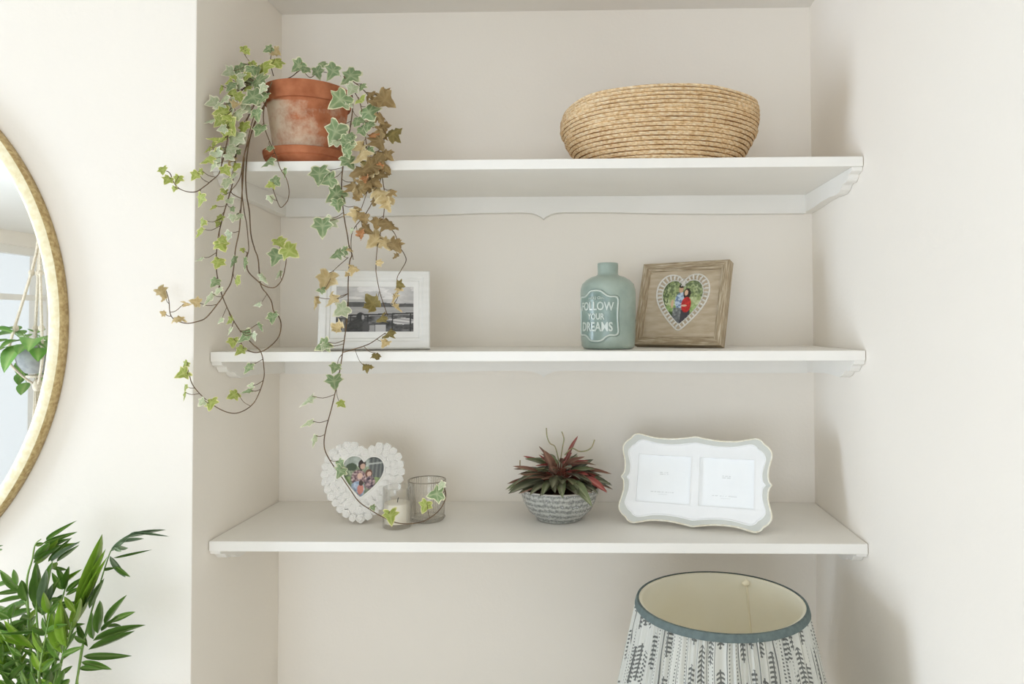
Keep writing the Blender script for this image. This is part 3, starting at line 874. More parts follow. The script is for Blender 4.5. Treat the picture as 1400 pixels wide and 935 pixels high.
for k in range(NC):
    s = (k+0.5)/NC
    rf = bas_r(s); ph0 = random.uniform(0, 6)
    seg, sides = 110, 8
    bb = B(); v = []; uv = []; f = []
    for i in range(seg):
        a = 2*PI*i/seg
        drop = (-0.020*max(0, -math.cos(a))**1.5+0.0045*math.sin(2*a+0.6)+0.002*math.sin(5*a+1))*s*s
        wob = 1+0.004*math.sin(3*a+ph0)+0.003*math.sin(7*a+ph0*2)
        cx_, cy_, cz_ = (RX*rf-cr)*wob*math.cos(a), (RY*rf-cr)*wob*math.sin(a), BH*s+drop
        rr = cr*(1+0.06*math.sin(11*a+ph0))
        for j in range(sides):
            q = 2*PI*j/sides
            v.append((cx_+rr*math.cos(q)*math.cos(a), cy_+rr*math.cos(q)*math.sin(a), cz_+rr*math.sin(q)))
            uv.append((i/seg+k*0.13, j/sides))
    for i in range(seg):
        for j in range(sides):
            f.append((i*sides+j, ((i+1) % seg)*sides+j, ((i+1) % seg)*sides+(j+1) % sides, i*sides+(j+1) % sides))
    bb.add(v, f, uv); bb.make('rope_coil', M['rope'], bs, smooth=True, uv=True, fix=True)
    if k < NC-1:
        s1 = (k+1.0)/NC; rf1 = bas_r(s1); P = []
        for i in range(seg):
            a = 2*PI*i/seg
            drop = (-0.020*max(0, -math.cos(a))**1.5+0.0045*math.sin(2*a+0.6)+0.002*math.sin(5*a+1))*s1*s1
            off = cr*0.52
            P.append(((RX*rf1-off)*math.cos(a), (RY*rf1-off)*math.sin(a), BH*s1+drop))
        B().tube(P, [0.00078*(0.6+0.6*random.random()) for _ in P], 5, closed=True).make('gap_shadow_line', M['gap_shadow'], bs, smooth=True)  # thin dark line in each groove, shade put in as colour
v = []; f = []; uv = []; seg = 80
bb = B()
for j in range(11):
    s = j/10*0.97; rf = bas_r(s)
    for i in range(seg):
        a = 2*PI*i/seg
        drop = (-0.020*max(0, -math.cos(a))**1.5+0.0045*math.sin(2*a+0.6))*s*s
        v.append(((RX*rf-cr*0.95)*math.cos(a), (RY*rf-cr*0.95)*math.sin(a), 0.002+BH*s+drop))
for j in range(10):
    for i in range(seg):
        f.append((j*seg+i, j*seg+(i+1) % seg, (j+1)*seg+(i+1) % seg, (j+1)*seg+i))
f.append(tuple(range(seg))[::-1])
bb.add(v, f); bb.make('gap_shadow_shell', M['gap_shadow'], bs, smooth=True)  # inner shell coloured dark so the gaps between coils look shaded

# ------------------------------------------------------------------ terracotta saucer and pot
def terracotta(name, bloom):
    m, n, l, b = new_mat(name)
    tc = n.new('ShaderNodeTexCoord')
    t = n.new('ShaderNodeTexNoise'); t.inputs['Scale'].default_value = 40; t.inputs['Detail'].default_value = 5
    l.new(tc.outputs['Object'], t.inputs['Vector'])
    r = n.new('ShaderNodeValToRGB')
    r.color_ramp.elements[0].position = 0.3; r.color_ramp.elements[0].color = (*rgb(158, 92, 60), 1)
    r.color_ramp.elements[1].position = 0.7; r.color_ramp.elements[1].color = (*rgb(194, 124, 88), 1)
    l.new(t.outputs['Fac'], r.inputs['Fac'])
    colr = r.outputs['Color']
    if bloom:
        t2 = n.new('ShaderNodeTexNoise'); t2.inputs['Scale'].default_value = 17; t2.inputs['Detail'].default_value = 10; t2.inputs['Roughness'].default_value = 0.68
        mp = n.new('ShaderNodeMapping'); mp.inputs['Location'].default_value = (3.1, 0.4, 1.7)
        l.new(tc.outputs['Object'], mp.inputs['Vector']); l.new(mp.outputs['Vector'], t2.inputs['Vector'])
        sp = n.new('ShaderNodeSeparateXYZ'); l.new(tc.outputs['Object'], sp.inputs[0])
        mr = n.new('ShaderNodeMapRange'); mr.inputs['From Min'].default_value = 0.05; mr.inputs['From Max'].default_value = -0.06
        mr.inputs['To Min'].default_value = -0.14; mr.inputs['To Max'].default_value = 0.13
        l.new(sp.outputs['X'], mr.inputs['Value'])
        ad = n.new('ShaderNodeMath'); ad.operation = 'ADD'; l.new(t2.outputs['Fac'], ad.inputs[0]); l.new(mr.outputs['Result'], ad.inputs[1])
        # lime bloom stops under the rim
        mz = n.new('ShaderNodeMapRange'); mz.inputs['From Min'].default_value = 0.108; mz.inputs['From Max'].default_value = 0.099
        mz.inputs['To Min'].default_value = -0.5; mz.inputs['To Max'].default_value = 0.0
        l.new(sp.outputs['Z'], mz.inputs['Value'])
        a2 = n.new('ShaderNodeMath'); a2.operation = 'ADD'; l.new(ad.outputs[0], a2.inputs[0]); l.new(mz.outputs['Result'], a2.inputs[1])
        rr = n.new('ShaderNodeValToRGB'); rr.color_ramp.elements[0].position = 0.38; rr.color_ramp.elements[1].position = 0.60
        rr.color_ramp.elements[0].color = (0, 0, 0, 1); rr.color_ramp.elements[1].color = (0.85, 0.85, 0.85, 1)
        l.new(a2.outputs[0], rr.inputs['Fac'])
        mx = n.new('ShaderNodeMixRGB'); mx.inputs['Color2'].default_value = (*rgb(222, 206, 182), 1)
        l.new(rr.outputs['Color'], mx.inputs['Fac']); l.new(colr, mx.inputs['Color1'])
        colr = mx.outputs['Color']
    l.new(colr, b.inputs['Base Color'])
    b.inputs['Roughness'].default_value = 0.8; b.inputs['Specular IOR Level'].default_value = 0.2
    bp = n.new('ShaderNodeBump'); bp.inputs['Strength'].default_value = 0.2; bp.inputs['Distance'].default_value = 0.001
    l.new(t.outputs['Fac'], bp.inputs['Height']); l.new(bp.outputs['Normal'], b.inputs['Normal'])
    return m
M['terra'] = terracotta('terracotta', False)
M['terra_bloom'] = terracotta('limed_terracotta', True)
M['soil'] = mat('potting_soil', rgb(58, 42, 30), 0.95, 0.1, var=rgb(84, 62, 44), scale=120, bump=0.8, bscale=150)
PYY = -0.207
pc = at_y(421, 150, PYY)
SH = at_y(421, 197.5, PYY-0.074).z-Z1
sr = 0.0755
sc = B().lathe([(0, 0.0), (0.060, 0.0), (0.0635, 0.002), (0.068, 0.010), (0.0715, 0.0125), (0.0705, 0.0145), (0.0735, 0.0165), (sr, SH-0.004), (sr, SH-0.001), (sr-0.002, SH), (sr-0.006, SH-0.001), (sr-0.010, 0.007), (0, 0.006)], 64)
so = sc.make('plant_saucer', M['terra'], smooth=True, angle=0.7, loc=(pc.x, PYY, Z1+0.0004))
tag(so, 'orange terracotta saucer under the ivy pot', 'saucer')
pz = Z1+0.0080
RT = at_y(421, 106, PYY-0.0735).z-pz
RB = at_y(421, 130.5, PYY-0.0735).z-pz
ivy = thing('potted_ivy', 'trailing variegated ivy in a limed terracotta pot, long vines hanging down', 'potted plant', (pc.x, PYY, pz))
B().lathe([(0, 0), (0.052, 0), (0.0545, 0.002), (0.0695, RB), (0.0735, RB+0.001), (0.0748, RB+0.004), (0.0755, RT-0.004), (0.0745, RT-0.001), (0.072, RT), (0.0685, RT-0.002), (0.066, RB), (0.064, RB-0.03), (0, RB-0.03)], 72
          ).make('pot', M['terra_bloom'], ivy, smooth=True, angle=0.7)
sb = B().lathe([(0.0005, RT-0.010), (0.02, RT-0.008), (0.045, RT-0.011), (0.0668, RT-0.016)], 40, mod=lambda r, z, a, j: r)
random.seed(2)
for i in range(60):
    a = random.uniform(0, 2*PI); r = 0.06*math.sqrt(random.random())
    sb.sphere((r*math.cos(a), r*math.sin(a), RT-0.008+random.uniform(-0.003, 0.004)), random.uniform(0.002, 0.005), 6, 4)
sb.make('soil', M['soil'], ivy)

# ------------------------------------------------------------------ ivy vines and leaves
def ivy_mat(name, centre, centre2, margin, thr=0.55, soft=0.25, rough=0.5):
    m, n, l, b = new_mat(name)
    a = n.new('ShaderNodeAttribute'); a.attribute_name = 'Col'
    sp = n.new('ShaderNodeSeparateColor'); l.new(a.outputs['Color'], sp.inputs[0])
    tc = n.new('ShaderNodeTexCoord'); oi = n.new('ShaderNodeObjectInfo')
    ad0 = n.new('ShaderNodeVectorMath'); ad0.operation = 'ADD'
    mu = n.new('ShaderNodeVectorMath'); mu.operation = 'SCALE'; mu.inputs['Scale'].default_value = 37.0
    cb = n.new('ShaderNodeCombineXYZ'); l.new(oi.outputs['Random'], cb.inputs[0]); l.new(oi.outputs['Random'], cb.inputs[1])
    l.new(cb.outputs[0], mu.inputs[0]); l.new(tc.outputs['Object'], ad0.inputs[0]); l.new(mu.outputs[0], ad0.inputs[1])
    t = n.new('ShaderNodeTexNoise'); t.inputs['Scale'].default_value = 3.2; t.inputs['Detail'].default_value = 4
    l.new(ad0.outputs[0], t.inputs['Vector'])
    ma = n.new('ShaderNodeMath'); ma.operation = 'MULTIPLY_ADD'; ma.inputs[1].default_value = 1.1
    l.new(t.outputs['Fac'], ma.inputs[0]); l.new(sp.outputs[0], ma.inputs[2])
    r = n.new('ShaderNodeValToRGB')
    r.color_ramp.elements[0].position = min(0.98, thr); r.color_ramp.elements[0].color = (0, 0, 0, 1)
    r.color_ramp.elements[1].position = min(1.0, thr+soft); r.color_ramp.elements[1].color = (1, 1, 1, 1)
    sc_ = n.new('ShaderNodeMath'); sc_.operation = 'MULTIPLY'; sc_.inputs[1].default_value = 0.55
    l.new(ma.outputs[0], sc_.inputs[0]); l.new(sc_.outputs[0], r.inputs['Fac'])
    c1 = n.new('ShaderNodeMixRGB'); c1.inputs['Color1'].default_value = (*centre, 1); c1.inputs['Color2'].default_value = (*centre2, 1)
    t3 = n.new('ShaderNodeTexNoise'); t3.inputs['Scale'].default_value = 6; l.new(ad0.outputs[0], t3.inputs['Vector'])
    l.new(t3.outputs['Fac'], c1.inputs['Fac'])
    mx = n.new('ShaderNodeMixRGB'); mx.inputs['Color2'].default_value = (*margin, 1)
    l.new(r.outputs['Color'], mx.inputs['Fac']); l.new(c1.outputs['Color'], mx.inputs['Color1'])
    vn = n.new('ShaderNodeMixRGB'); vn.inputs['Color2'].default_value = (*lerp(centre2, margin, 0.55), 1)
    vm = n.new('ShaderNodeMath'); vm.operation = 'MULTIPLY'; vm.inputs[1].default_value = 0.55
    l.new(sp.outputs[1], vm.inputs[0]); l.new(vm.outputs[0], vn.inputs['Fac']); l.new(mx.outputs['Color'], vn.inputs['Color1'])
    hs = n.new('ShaderNodeHueSaturation'); rv = n.new('ShaderNodeMapRange'); rv.inputs['To Min'].default_value = 0.85; rv.inputs['To Max'].default_value = 1.12
    l.new(oi.outputs['Random'], rv.inputs['Value']); l.new(rv.outputs['Result'], hs.inputs['Value']); l.new(vn.outputs['Color'], hs.inputs['Color'])
    l.new(hs.outputs['Color'], b.inputs['Base Color'])
    b.inputs['Roughness'].default_value = rough; b.inputs['Specular IOR Level'].default_value = 0.35
    # leaves let a little light through
    trn = n.new('ShaderNodeBsdfTranslucent'); l.new(hs.outputs['Color'], trn.inputs['Color'])
    mxs = n.new('ShaderNodeMixShader'); mxs.inputs[0].default_value = 0.22
    out = n['Material Output']
    l.new(b.outputs[0], mxs.inputs[1]); l.new(trn.outputs[0], mxs.inputs[2]); l.new(mxs.outputs[0], out.inputs[0])
    return m
IV = {'g': ivy_mat('ivy_green', rgb(104, 130, 84), rgb(142, 160, 114), rgb(232, 228, 192), 0.62, 0.12),
      'p': ivy_mat('ivy_pale', rgb(164, 178, 136), rgb(196, 204, 168), rgb(240, 236, 212), 0.50, 0.16),
      'y': ivy_mat('ivy_lime', rgb(136, 152, 64), rgb(174, 184, 94), rgb(234, 228, 164), 0.60, 0.14),
      'b': ivy_mat('ivy_dry_brown', rgb(136, 112, 72), rgb(168, 143, 98), rgb(192, 168, 122), 0.62, 0.3, 0.8),
      't': ivy_mat('ivy_dry_straw', rgb(190, 164, 112), rgb(214, 192, 144), rgb(232, 216, 176), 0.5, 0.3, 0.8),
      'o': ivy_mat('ivy_dry_olive', rgb(116, 104, 58), rgb(146, 130, 78), rgb(170, 152, 98), 0.62, 0.3, 0.8),
      'r': ivy_mat('ivy_dry_orange', rgb(176, 112, 66), rgb(206, 150, 100), rgb(220, 180, 136), 0.62, 0.3, 0.8)}
M['vine'] = mat('vine_bark', rgb(92, 72, 54), 0.8, 0.2, var=rgb(120, 98, 72), scale=80)
half = [(0.0, 0.0), (0.07, 0.075), (0.19, 0.125), (0.33, 0.12), (0.42, 0.06), (0.385, -0.03), (0.345, -0.115), (0.42, -0.20), (0.545, -0.34), (0.43, -0.40), (0.30, -0.455), (0.235, -0.53), (0.215, -0.66), (0.12, -0.83), (0.0, -1.0)]
def ivy_leaf_mesh(name, k1, k2, k3, seed, sharp=1.0):
    out = half+[(-x, z) for x, z in reversed(half[1:-1])]
    random.seed(seed)
    out = [(x*(1+random.uniform(-.07, .07)), z+random.uniform(-.02, .02)) for x, z in out]
    n = len(out); cx_, cz_ = 0, -0.33
    v = []; c = []
    def hgt(x, z, e):
        d = z-cz_
        h = k1*abs(x)**1.5*2+k2*d*abs(d)*1.3+k3*e*math.sin(9*math.atan2(x, d+1e-6)+seed)
        return h
    vein = lambda i: 1.0 if i in (4, 8, 14, n-8, n-4, 0) else 0.0
    for s, e in ((1.0, 1.0), (0.80, 0.35), (0.42, 0.0)):
        for i, (x, z) in enumerate(out):
            X, Z = cx_+(x-cx_)*s, cz_+(z-cz_)*s
            v.append((X, hgt(X, Z, e*0.5)-(0.015*vein(i)*s if s < 1 else 0), Z)); c.append((e, vein(i)*(0.9 if s < 1 else 0.4), 0))
    v.append((cx_, hgt(0, cz_, 0), cz_)); c.append((0, 1, 0))
    f = []
    for k in range(2):
        for i in range(n):
            j = (i+1) % n
            f.append((k*n+i, k*n+j, (k+1)*n+j, (k+1)*n+i))
    f += [(2*n+i, 2*n+(i+1) % n, 3*n) for i in range(n)]
    return v, f, c
LM = {}
for key, mm in IV.items():
    dry = key in 'btor'
    L = []
    for s in range(4):
        if dry: v, f, c = ivy_leaf_mesh('leaf', (0.55, -0.5, 0.7, 0.4)[s], (0.5, 0.35, -0.45, 0.6)[s], 0.22, s+11)
        else: v, f, c = ivy_leaf_mesh('leaf', (0.16, -0.12, 0.24, 0.32)[s], (0.15, 0.22, -0.10, 0.28)[s], 0.05, s+1)
        me = mesh('ivy_leaf', v, f, col=c, smooth=True); me.materials.append(mm)
        L.append(me)
    LM[key] = L

# vines traced as image paths, each at its own distance: (start depth y, end depth y, radius px, points)
VINES = [
 (-0.285, -0.315, 1.5, [(372,112),(360,135),(350,152),(345,166),(339,190),(333,215),(329,240),(323,252),(316,263),(331,272)]),
 (-0.285, -0.312, 1.6, [(370,116),(362,142),(350,163),(341,190),(332,222),(331,262),(334,290),(337,305),(339,325),(340,342),(337,351)]),
 (-0.280, -0.318, 1.7, [(368,120),(360,148),(348,170),(340,197),(336,235),(337,265),(341,290),(343,320),(348,340),(353,355),(356,388),(365,402),(371,412),(374,425),(380,431),(384,441),(383,455),(377,466),(363,478),(350,482),(337,478),(330,470),(328,462)]),
 (-0.312, -0.330, 1.6, [(338,345),(338,368),(350,382),(362,391),(375,393),(385,383),(390,365),(391,352),(387,346)]),
 (-0.285, -0.350, 1.6, [(366,118),(344,150),(330,185),(322,215),(318,250),(310,278),(306,292),(299,320),(296,345),(296,370),(300,390),(304,405),(315,430),(328,452),(345,470),(357,482),(361,505),(360,520),(353,540),(345,553),(332,562),(318,565),(300,559),(280,545),(264,527),(259,513),(257,505)]),
 (-0.300, -0.365, 1.6, [(334,215),(331,262),(329,290),(327,316),(322,340),(320,362),(316,385),(309,398),(300,412),(282,434),(268,440),(255,442),(241,438),(233,430),(231,412),(228,400),(225,394)]),
 (-0.275, -0.370, 1.6, [(350,112),(332,122),(318,150),(312,185),(308,205),(303,225),(299,238),(288,248),(278,256),(268,262),(256,262),(244,257),(237,248),(233,238),(229,234)]),
 (-0.285, -0.310, 1.4, [(368,118),(362,142),(360,160),(362,175),(368,192),(377,212),(383,230),(391,243),(395,258),(394,272),(388,281),(383,283),(378,272),(373,258)]),
 (-0.240, -0.255, 1.2, [(366,104),(355,96),(345,89),(338,80),(333,72)]),
 (-0.240, -0.235, 1.2, [(374,104),(371,92),(370,80),(372,72)]),
 (-0.250, -0.235, 1.2, [(392,108),(400,104),(412,96),(424,106),(436,98),(450,100),(466,104)]),
 (-0.285, -0.305, 1.7, [(470,104),(480,125),(482,150),(476,190),(471,215),(469,225),(467,250),(468,275),(471,300),(475,322),(477,335),(481,348),(478,358),(476,385),(476,412),(474,440),(470,470),(468,485),(463,515),(454,555),(446,585),(443,605),(446,620),(458,640),(467,652),(478,668),(490,685),(505,696),(520,705),(540,714),(560,716),(580,712),(598,700),(608,685),(609,672),(604,664)]),
 (-0.275, -0.300, 1.4, [(478,108),(496,122),(510,140),(520,165),(525,192),(515,212),(518,230),(522,239),(524,252),(526,267),(525,290),(521,315),(516,337),(514,364),(515,378),(520,402),(528,426),(530,431)]),
 (-0.295, -0.300, 1.3, [(522,239),(513,268),(500,292),(487,308),(481,320),(480,338),(483,355)]),
 (-0.295, -0.298, 1.2, [(521,312),(533,313),(540,320),(545,335),(553,348),(555,357),(548,370),(543,380),(543,395),(544,405),(541,412)]),
 (-0.302, -0.300, 1.3, [(468,482),(485,477),(505,470),(520,460),(527,455)]),
 (-0.280, -0.298, 1.3, [(480,118),(492,140),(496,165),(500,190),(503,215),(508,240),(502,262),(494,285)]),
 (-0.305, -0.306, 1.0, [(468,484),(464,489),(462,494),(461,503)]),
 (-0.305, -0.306, 1.0, [(476,352),(468,359),(460,366),(455,371)]),
]
LEAVES = {
 'y': '334,68,13 338,71,10 313,111,14 321,105,12 348,97,18 360,94,27 304,153,24 315,172,30 333,174,20 293,190,16n 302,192,14n 302,122,12n 379,86,22 223,233,15 229,246,15 243,245,14 238,258,9 267,240,15 274,235,10 283,218,19 292,197,14n 309,233,16 307,261,11 300,270,12 274,272,20 292,284,12n 300,298,13 298,306,9 277,304,13 274,318,17 305,328,13 303,335,21 298,359,19 325,384,17 396,343,27 383,332,20 315,438,13 319,468,17 328,479,16 254,498,11 250,511,19 253,530,11 253,541,12n 288,552,21 319,540,17 467,552,13 534,706,22 581,692,19 332,342,8 494,137,20 346,88,12 370,252,14 322,228,14 284,204,12n 336,104,15 300,166,18 309,183,17 327,133,16 318,128,14 299,206,13 311,161,15 337,121,14',
 'p': '313,99,19 326,115,19 360,121,15 292,141,22 315,145,24 325,157,24 321,190,28 287,165,16n 297,215,27 291,227,15 315,205,22 324,196,20 309,250,20 315,275,15 325,296,15 318,298,12 313,322,15 298,398,15 286,408,20n 273,354,11n 360,380,20n 381,375,15n 352,416,17n 301,438,11 315,452,11n 347,460,13 343,527,9 276,550,13 370,272,12 481,122,19 478,142,13 460,196,15 450,305,22 467,424,25 421,579,18n 430,602,17n 421,547,23n 603,663,13 480,315,9 338,150,16 306,135,18 443,474,12 333,143,17 300,145,16 331,185,16 314,214,15 304,176,14 319,240,13 330,104,15',
 'g': '325,96,17 331,91,13 315,118,19 345,96,19 354,112,30 345,133,30 360,134,22 352,157,22 355,178,23 367,67,15 325,208,13 318,286,9 293,386,15 319,357,17n 334,360,18n 378,351,26 355,447,17n 373,434,19 336,460,23 339,503,17 338,535,15n 369,203,12 366,221,20 377,248,16 390,236,14n 408,90,21 417,95,17 441,88,15 434,99,19 455,98,25 478,104,31 494,119,14 464,137,33 505,154,32 488,166,22 503,172,22 496,179,17 458,181,36 475,197,28 479,187,15 474,207,24 477,221,23 437,239,30 449,246,25 459,266,29 462,280,19 441,310,29 506,206,13 460,347,19 469,344,17 439,396,13 442,472,22 458,503,17 457,522,24 466,634,15 465,645,19 510,694,9 596,675,25 505,206,14 340,112,18 352,97,16',
 'b': '523,125,20 527,137,27 505,130,19 514,142,18 526,169,20 520,194,27 524,209,24 494,233,27 507,227,23 485,255,25 506,254,23 516,239,22 527,227,20 530,240,15n 533,263,14 513,272,17 480,288,21 500,300,19 501,314,17 516,305,19 533,306,24 539,336,20 542,337,16 542,351,9 519,160,18 510,168,16 530,214,16 498,248,18 512,250,18 489,268,16 524,180,18',
 'o': '538,182,22 509,414,25 521,435,15 530,456,16 515,487,14 503,500,14 547,390,13 515,218,18 500,222,16',
 't': '378,73,17 322,144,15 313,221,15 318,218,11 494,212,24 496,202,20 504,239,25 494,257,21 518,263,20 527,272,24 531,280,19 487,294,18 513,329,26 527,333,17 479,342,11 446,383,29 484,366,17 475,376,9 518,359,11 431,413,18n 453,409,17 461,412,11 461,448,19 538,407,15 542,421,15n 527,470,14 220,400,17 225,409,9 243,436,17 223,428,9 267,413,15 256,416,18n 547,394,12 508,215,16',
 'r': '511,184,16 495,320,15 500,245,12 520,228,10',
}
import re
vine_px = []                                # sampled (px, py, Y, vine index)
vines = []
random.seed(21)
for vi, (ya, yb, rp, P) in enumerate(VINES):
    S = spline([(x, y, 0) for x, y in P], 5)
    n = len(S)
    pts = []
    for i, q in enumerate(S):
        tt = i/(n-1)
        Y = ya+(yb-ya)*min(1, tt*1.6)+0.004*math.sin(i*0.35+vi)
        pts.append((q.x, q.y, Y))
        vine_px.append((q.x, q.y, Y, vi, i))
    W_ = [at_y(*p)-ivy.location for p in pts]
    bb = B()
    bb.tube(W_, [rp*0.5*mpp(p[2])*(1.12-0.35*i/n) for i, p in enumerate(pts)], 6)
    vines.append([bb, W_, []])
for key, txt in LEAVES.items():
    for tok in txt.split():
        narrow = tok.endswith('n')
        x, y, s = [float(q) for q in tok.rstrip('n').split(',')]
        best = min(vine_px, key=lambda q: (q[0]-x)**2+(q[1]-y)**2*(1.0 if q[1] <= y+4 else 1.6))
        Y = best[2]-random.uniform(0.000, 0.016)
        if y < 112 and 385 < x < 475: Y = -0.262+random.uniform(-0.01, 0.01)
        if x < 290 and y > 215: Y = min(Y, -0.353)
        elif y > 200: Y = min(Y, -0.299)
        rot = random.uniform(-0.8, 0.8)
        vx = x-best[0]
        rot += max(-0.7, min(0.7, vx*0.05))
        ay = random.uniform(-0.6, 0.6); ax = random.uniform(-0.55, 0.3)
        if s >= 26: ay *= 0.6; ax *= 0.6
        if key in 'btor': ay *= 1.4; ax *= 1.4; rot *= 1.8
        sc_ = s*mpp(Y)*(1.10 if key in 'btor' else 1.04)
        S3 = Vector((sc_*(0.45 if narrow else 1.0), sc_, sc_*(1.05 if narrow else 0.95)))
        R = (Matrix.Rotation(ay, 3, 'Z') @ Matrix.Rotation(ax, 3, 'X') @ Matrix.Rotation(-rot, 3, 'Y'))
        cen = at_y(x, y, Y)-ivy.location
        base = cen-R @ Vector((0, 0, -0.36*S3.z))
        vines[best[3]][2].append((key, base, R.to_euler(), S3))
        # leaf stalk from the leaf base to the vine, a little further up it
        j = max(0, best[4]-2); W_ = vines[best[3]][1]
        q = W_[j]
        if (q-base).length < 0.06 and (q-base).length > 0.004:
            mid = (q+base)/2+Vector((0, -0.002, -0.12*(q-base).length))
            vines[best[3]][0].tube(spline([q, mid, base], 3), 0.00055, 4)
for bb, W_, L in vines:
    vo = bb.make('vine', M['vine'], ivy, smooth=True)
    for i, (key, base, eu, S3) in enumerate(L):
        obj('leaf', LM[key][(i*7+len(L)) % 4], None, vo, base, eu, S3)

# ------------------------------------------------------------------ candle glass and ribbed glass
M['clear_glass'] = glass_mat('clear_glass', (0.992, 0.99, 0.982), 0.06, 0.4)
M['ribbed_glass'] = glass_mat('ribbed_smoky_glass', (0.97, 0.962, 0.94), 0.25, 0.6)
M['wax'] = mat('cream_wax', rgb(240, 234, 220), 0.45, 0.4, var=rgb(232, 224, 206), scale=30)
M['wick'] = mat('wick', rgb(60, 54, 48), 0.9, 0.1, var=rgb(40, 36, 32), scale=200)
q = at_z(538, 725.5, Z3)
GR, GH = 0.0258, 0.0715
t = thing('candle_glass', 'clear glass candle cup with cream wax, an ivy tendril across it', 'candle', (q.x, q.y+GR, Z3+0.0004))
B().lathe([(0, 0), (GR*0.93, 0), (GR, 0.002), (GR, GH-0.001), (GR-0.0009, GH), (GR-0.0018, GH-0.001), (GR-0.0018, 0.0095), (GR-0.004, 0.008), (0, 0.008)], 48).make('glass_cup', M['clear_glass'], t, smooth=True, angle=0.7)
B().lathe([(0, 0.0085), (GR-0.0026, 0.0085), (GR-0.0024, 0.0425), (GR-0.0045, 0.044), (0.004, 0.0432), (0, 0.0432)], 40).make('wax', M['wax'], t, smooth=True, angle=0.7)
B().tube([(0, 0, 0.042), (0.0006, 0, 0.047), (0.0016, 0.0004, 0.0515)], 0.0008, 6).make('wick', M['wick'], t)
q = at_z(578, 717.5, Z3)
GR, GH = 0.0345, 0.0745
t = thing('ribbed_glass', 'ribbed glass tumbler with a beaded foot standing behind the candle cup', 'glass', (q.x, q.y+GR, Z3+0.0004))
nr = 48
def rib(r, z, a, j): return r*(1+0.022*math.cos(nr*a)) if 1 <= j <= 6 else r
B().lathe([(0, 0), (GR*0.84, 0), (GR*0.90, 0.0025), (GR*0.90, 0.006), (GR*0.92, 0.012), (GR*0.97, GH*0.6), (GR, GH-0.003), (GR*1.005, GH), (GR*0.955, GH-0.0005), (GR*0.92, GH*0.6), (GR*0.85, 0.010), (0, 0.009)], nr*6, mod=rib).make('tumbler', M['ribbed_glass'], t, smooth=True, angle=1.0)
B().tube([(GR*1.0*math.cos(2*PI*i/48), GR*1.0*math.sin(2*PI*i/48), GH-0.0008) for i in range(48)], 0.0009, 6, closed=True).make('silvered_rim', mat('silvered_rim', rgb(176, 166, 148), 0.3, 0.5, metal=0.8, var=rgb(140, 130, 112), scale=80), t, smooth=True)
bb = B()
for i in range(40):
    a = 2*PI*i/40; bb.sphere((GR*0.915*math.cos(a), GR*0.915*math.sin(a), 0.0055), 0.0023, 6, 4)
bb.make('beaded_foot', M['ribbed_glass'], t, smooth=True, kind='stuff')

# ------------------------------------------------------------------ grey bowl with a red-stemmed houseplant
def bowl_mat():
    m, n, l, b = new_mat('speckled_grey_glaze')
    tc = n.new('ShaderNodeTexCoord'); sp = n.new('ShaderNodeSeparateXYZ'); l.new(tc.outputs['Object'], sp.inputs[0])
    t1 = n.new('ShaderNodeTexNoise'); t1.inputs['Scale'].default_value = 14; t1.inputs['Detail'].default_value = 3; l.new(tc.outputs['Object'], t1.inputs['Vector'])
    t2 = n.new('ShaderNodeTexNoise'); t2.inputs['Scale'].default_value = 220; t2.inputs['Detail'].default_value = 3; l.new(tc.outputs['Object'], t2.inputs['Vector'])
    a = n.new('ShaderNodeMath'); a.operation = 'MULTIPLY_ADD'; a.inputs[1].default_value = 0.010; l.new(t1.outputs['Fac'], a.inputs[0]); l.new(sp.outputs['Z'], a.inputs[2])
    w = n.new('ShaderNodeMath'); w.operation = 'MULTIPLY'; w.inputs[1].default_value = 2*PI/0.0098; l.new(a.outputs[0], w.inputs[0])
    s = n.new('ShaderNodeMath'); s.operation = 'SINE'; l.new(w.outputs[0], s.inputs[0])
    s2 = n.new('ShaderNodeMath'); s2.operation = 'MULTIPLY_ADD'; s2.inputs[1].default_value = 0.13; l.new(s.outputs[0], s2.inputs[0])
    t3 = n.new('ShaderNodeMath'); t3.operation = 'MULTIPLY'; t3.inputs[1].default_value = 1.0; l.new(t2.outputs['Fac'], t3.inputs[0])
    l.new(t3.outputs[0], s2.inputs[2])
    r = n.new('ShaderNodeValToRGB')
    for pos, c in ((0.36, rgb(180, 180, 172)), (0.50, rgb(160, 160, 154)), (0.62, rgb(124, 125, 122)), (0.72, rgb(96, 98, 96))):
        if pos == 0.36: e = r.color_ramp.elements[0]; e.position = pos
        elif pos == 0.72: e = r.color_ramp.elements[1]; e.position = pos
        else: e = r.color_ramp.elements.new(pos)
        e.color = (*c, 1)
    l.new(s2.outputs[0], r.inputs['Fac'])
    l.new(r.outputs['Color'], b.inputs['Base Color'])
    b.inputs['Roughness'].default_value = 0.18; b.inputs['Coat Weight'].default_value = 0.5; b.inputs['Coat Roughness'].default_value = 0.06
    return m
M['bowl'] = bowl_mat()
M['bowl_rim'] = mat('pale_rim_glaze', rgb(206, 202, 190), 0.25, 0.5, var=rgb(188, 184, 172), scale=50)
q = at_z(764, 717.5, Z3)
b_r = 0.043
by_ = q.y+b_r
t = thing('potted_peperomia', 'dark leaved houseplant with red undersides in a banded grey bowl', 'potted plant', (q.x, by_, Z3+0.0004))
R_ = 53.5*mpp(by_)
BHt = at_y(764, 677.5, by_-R_).z-Z3
B().lathe([(0, 0.0), (b_r*0.9, 0.0), (b_r, 0.002), (b_r*1.02, 0.005), (R_*0.80, BHt*0.30), (R_*0.93, BHt*0.60), (R_*0.99, BHt*0.86), (R_, BHt-0.002)], 72).make('bowl', M['bowl'], t, smooth=True)
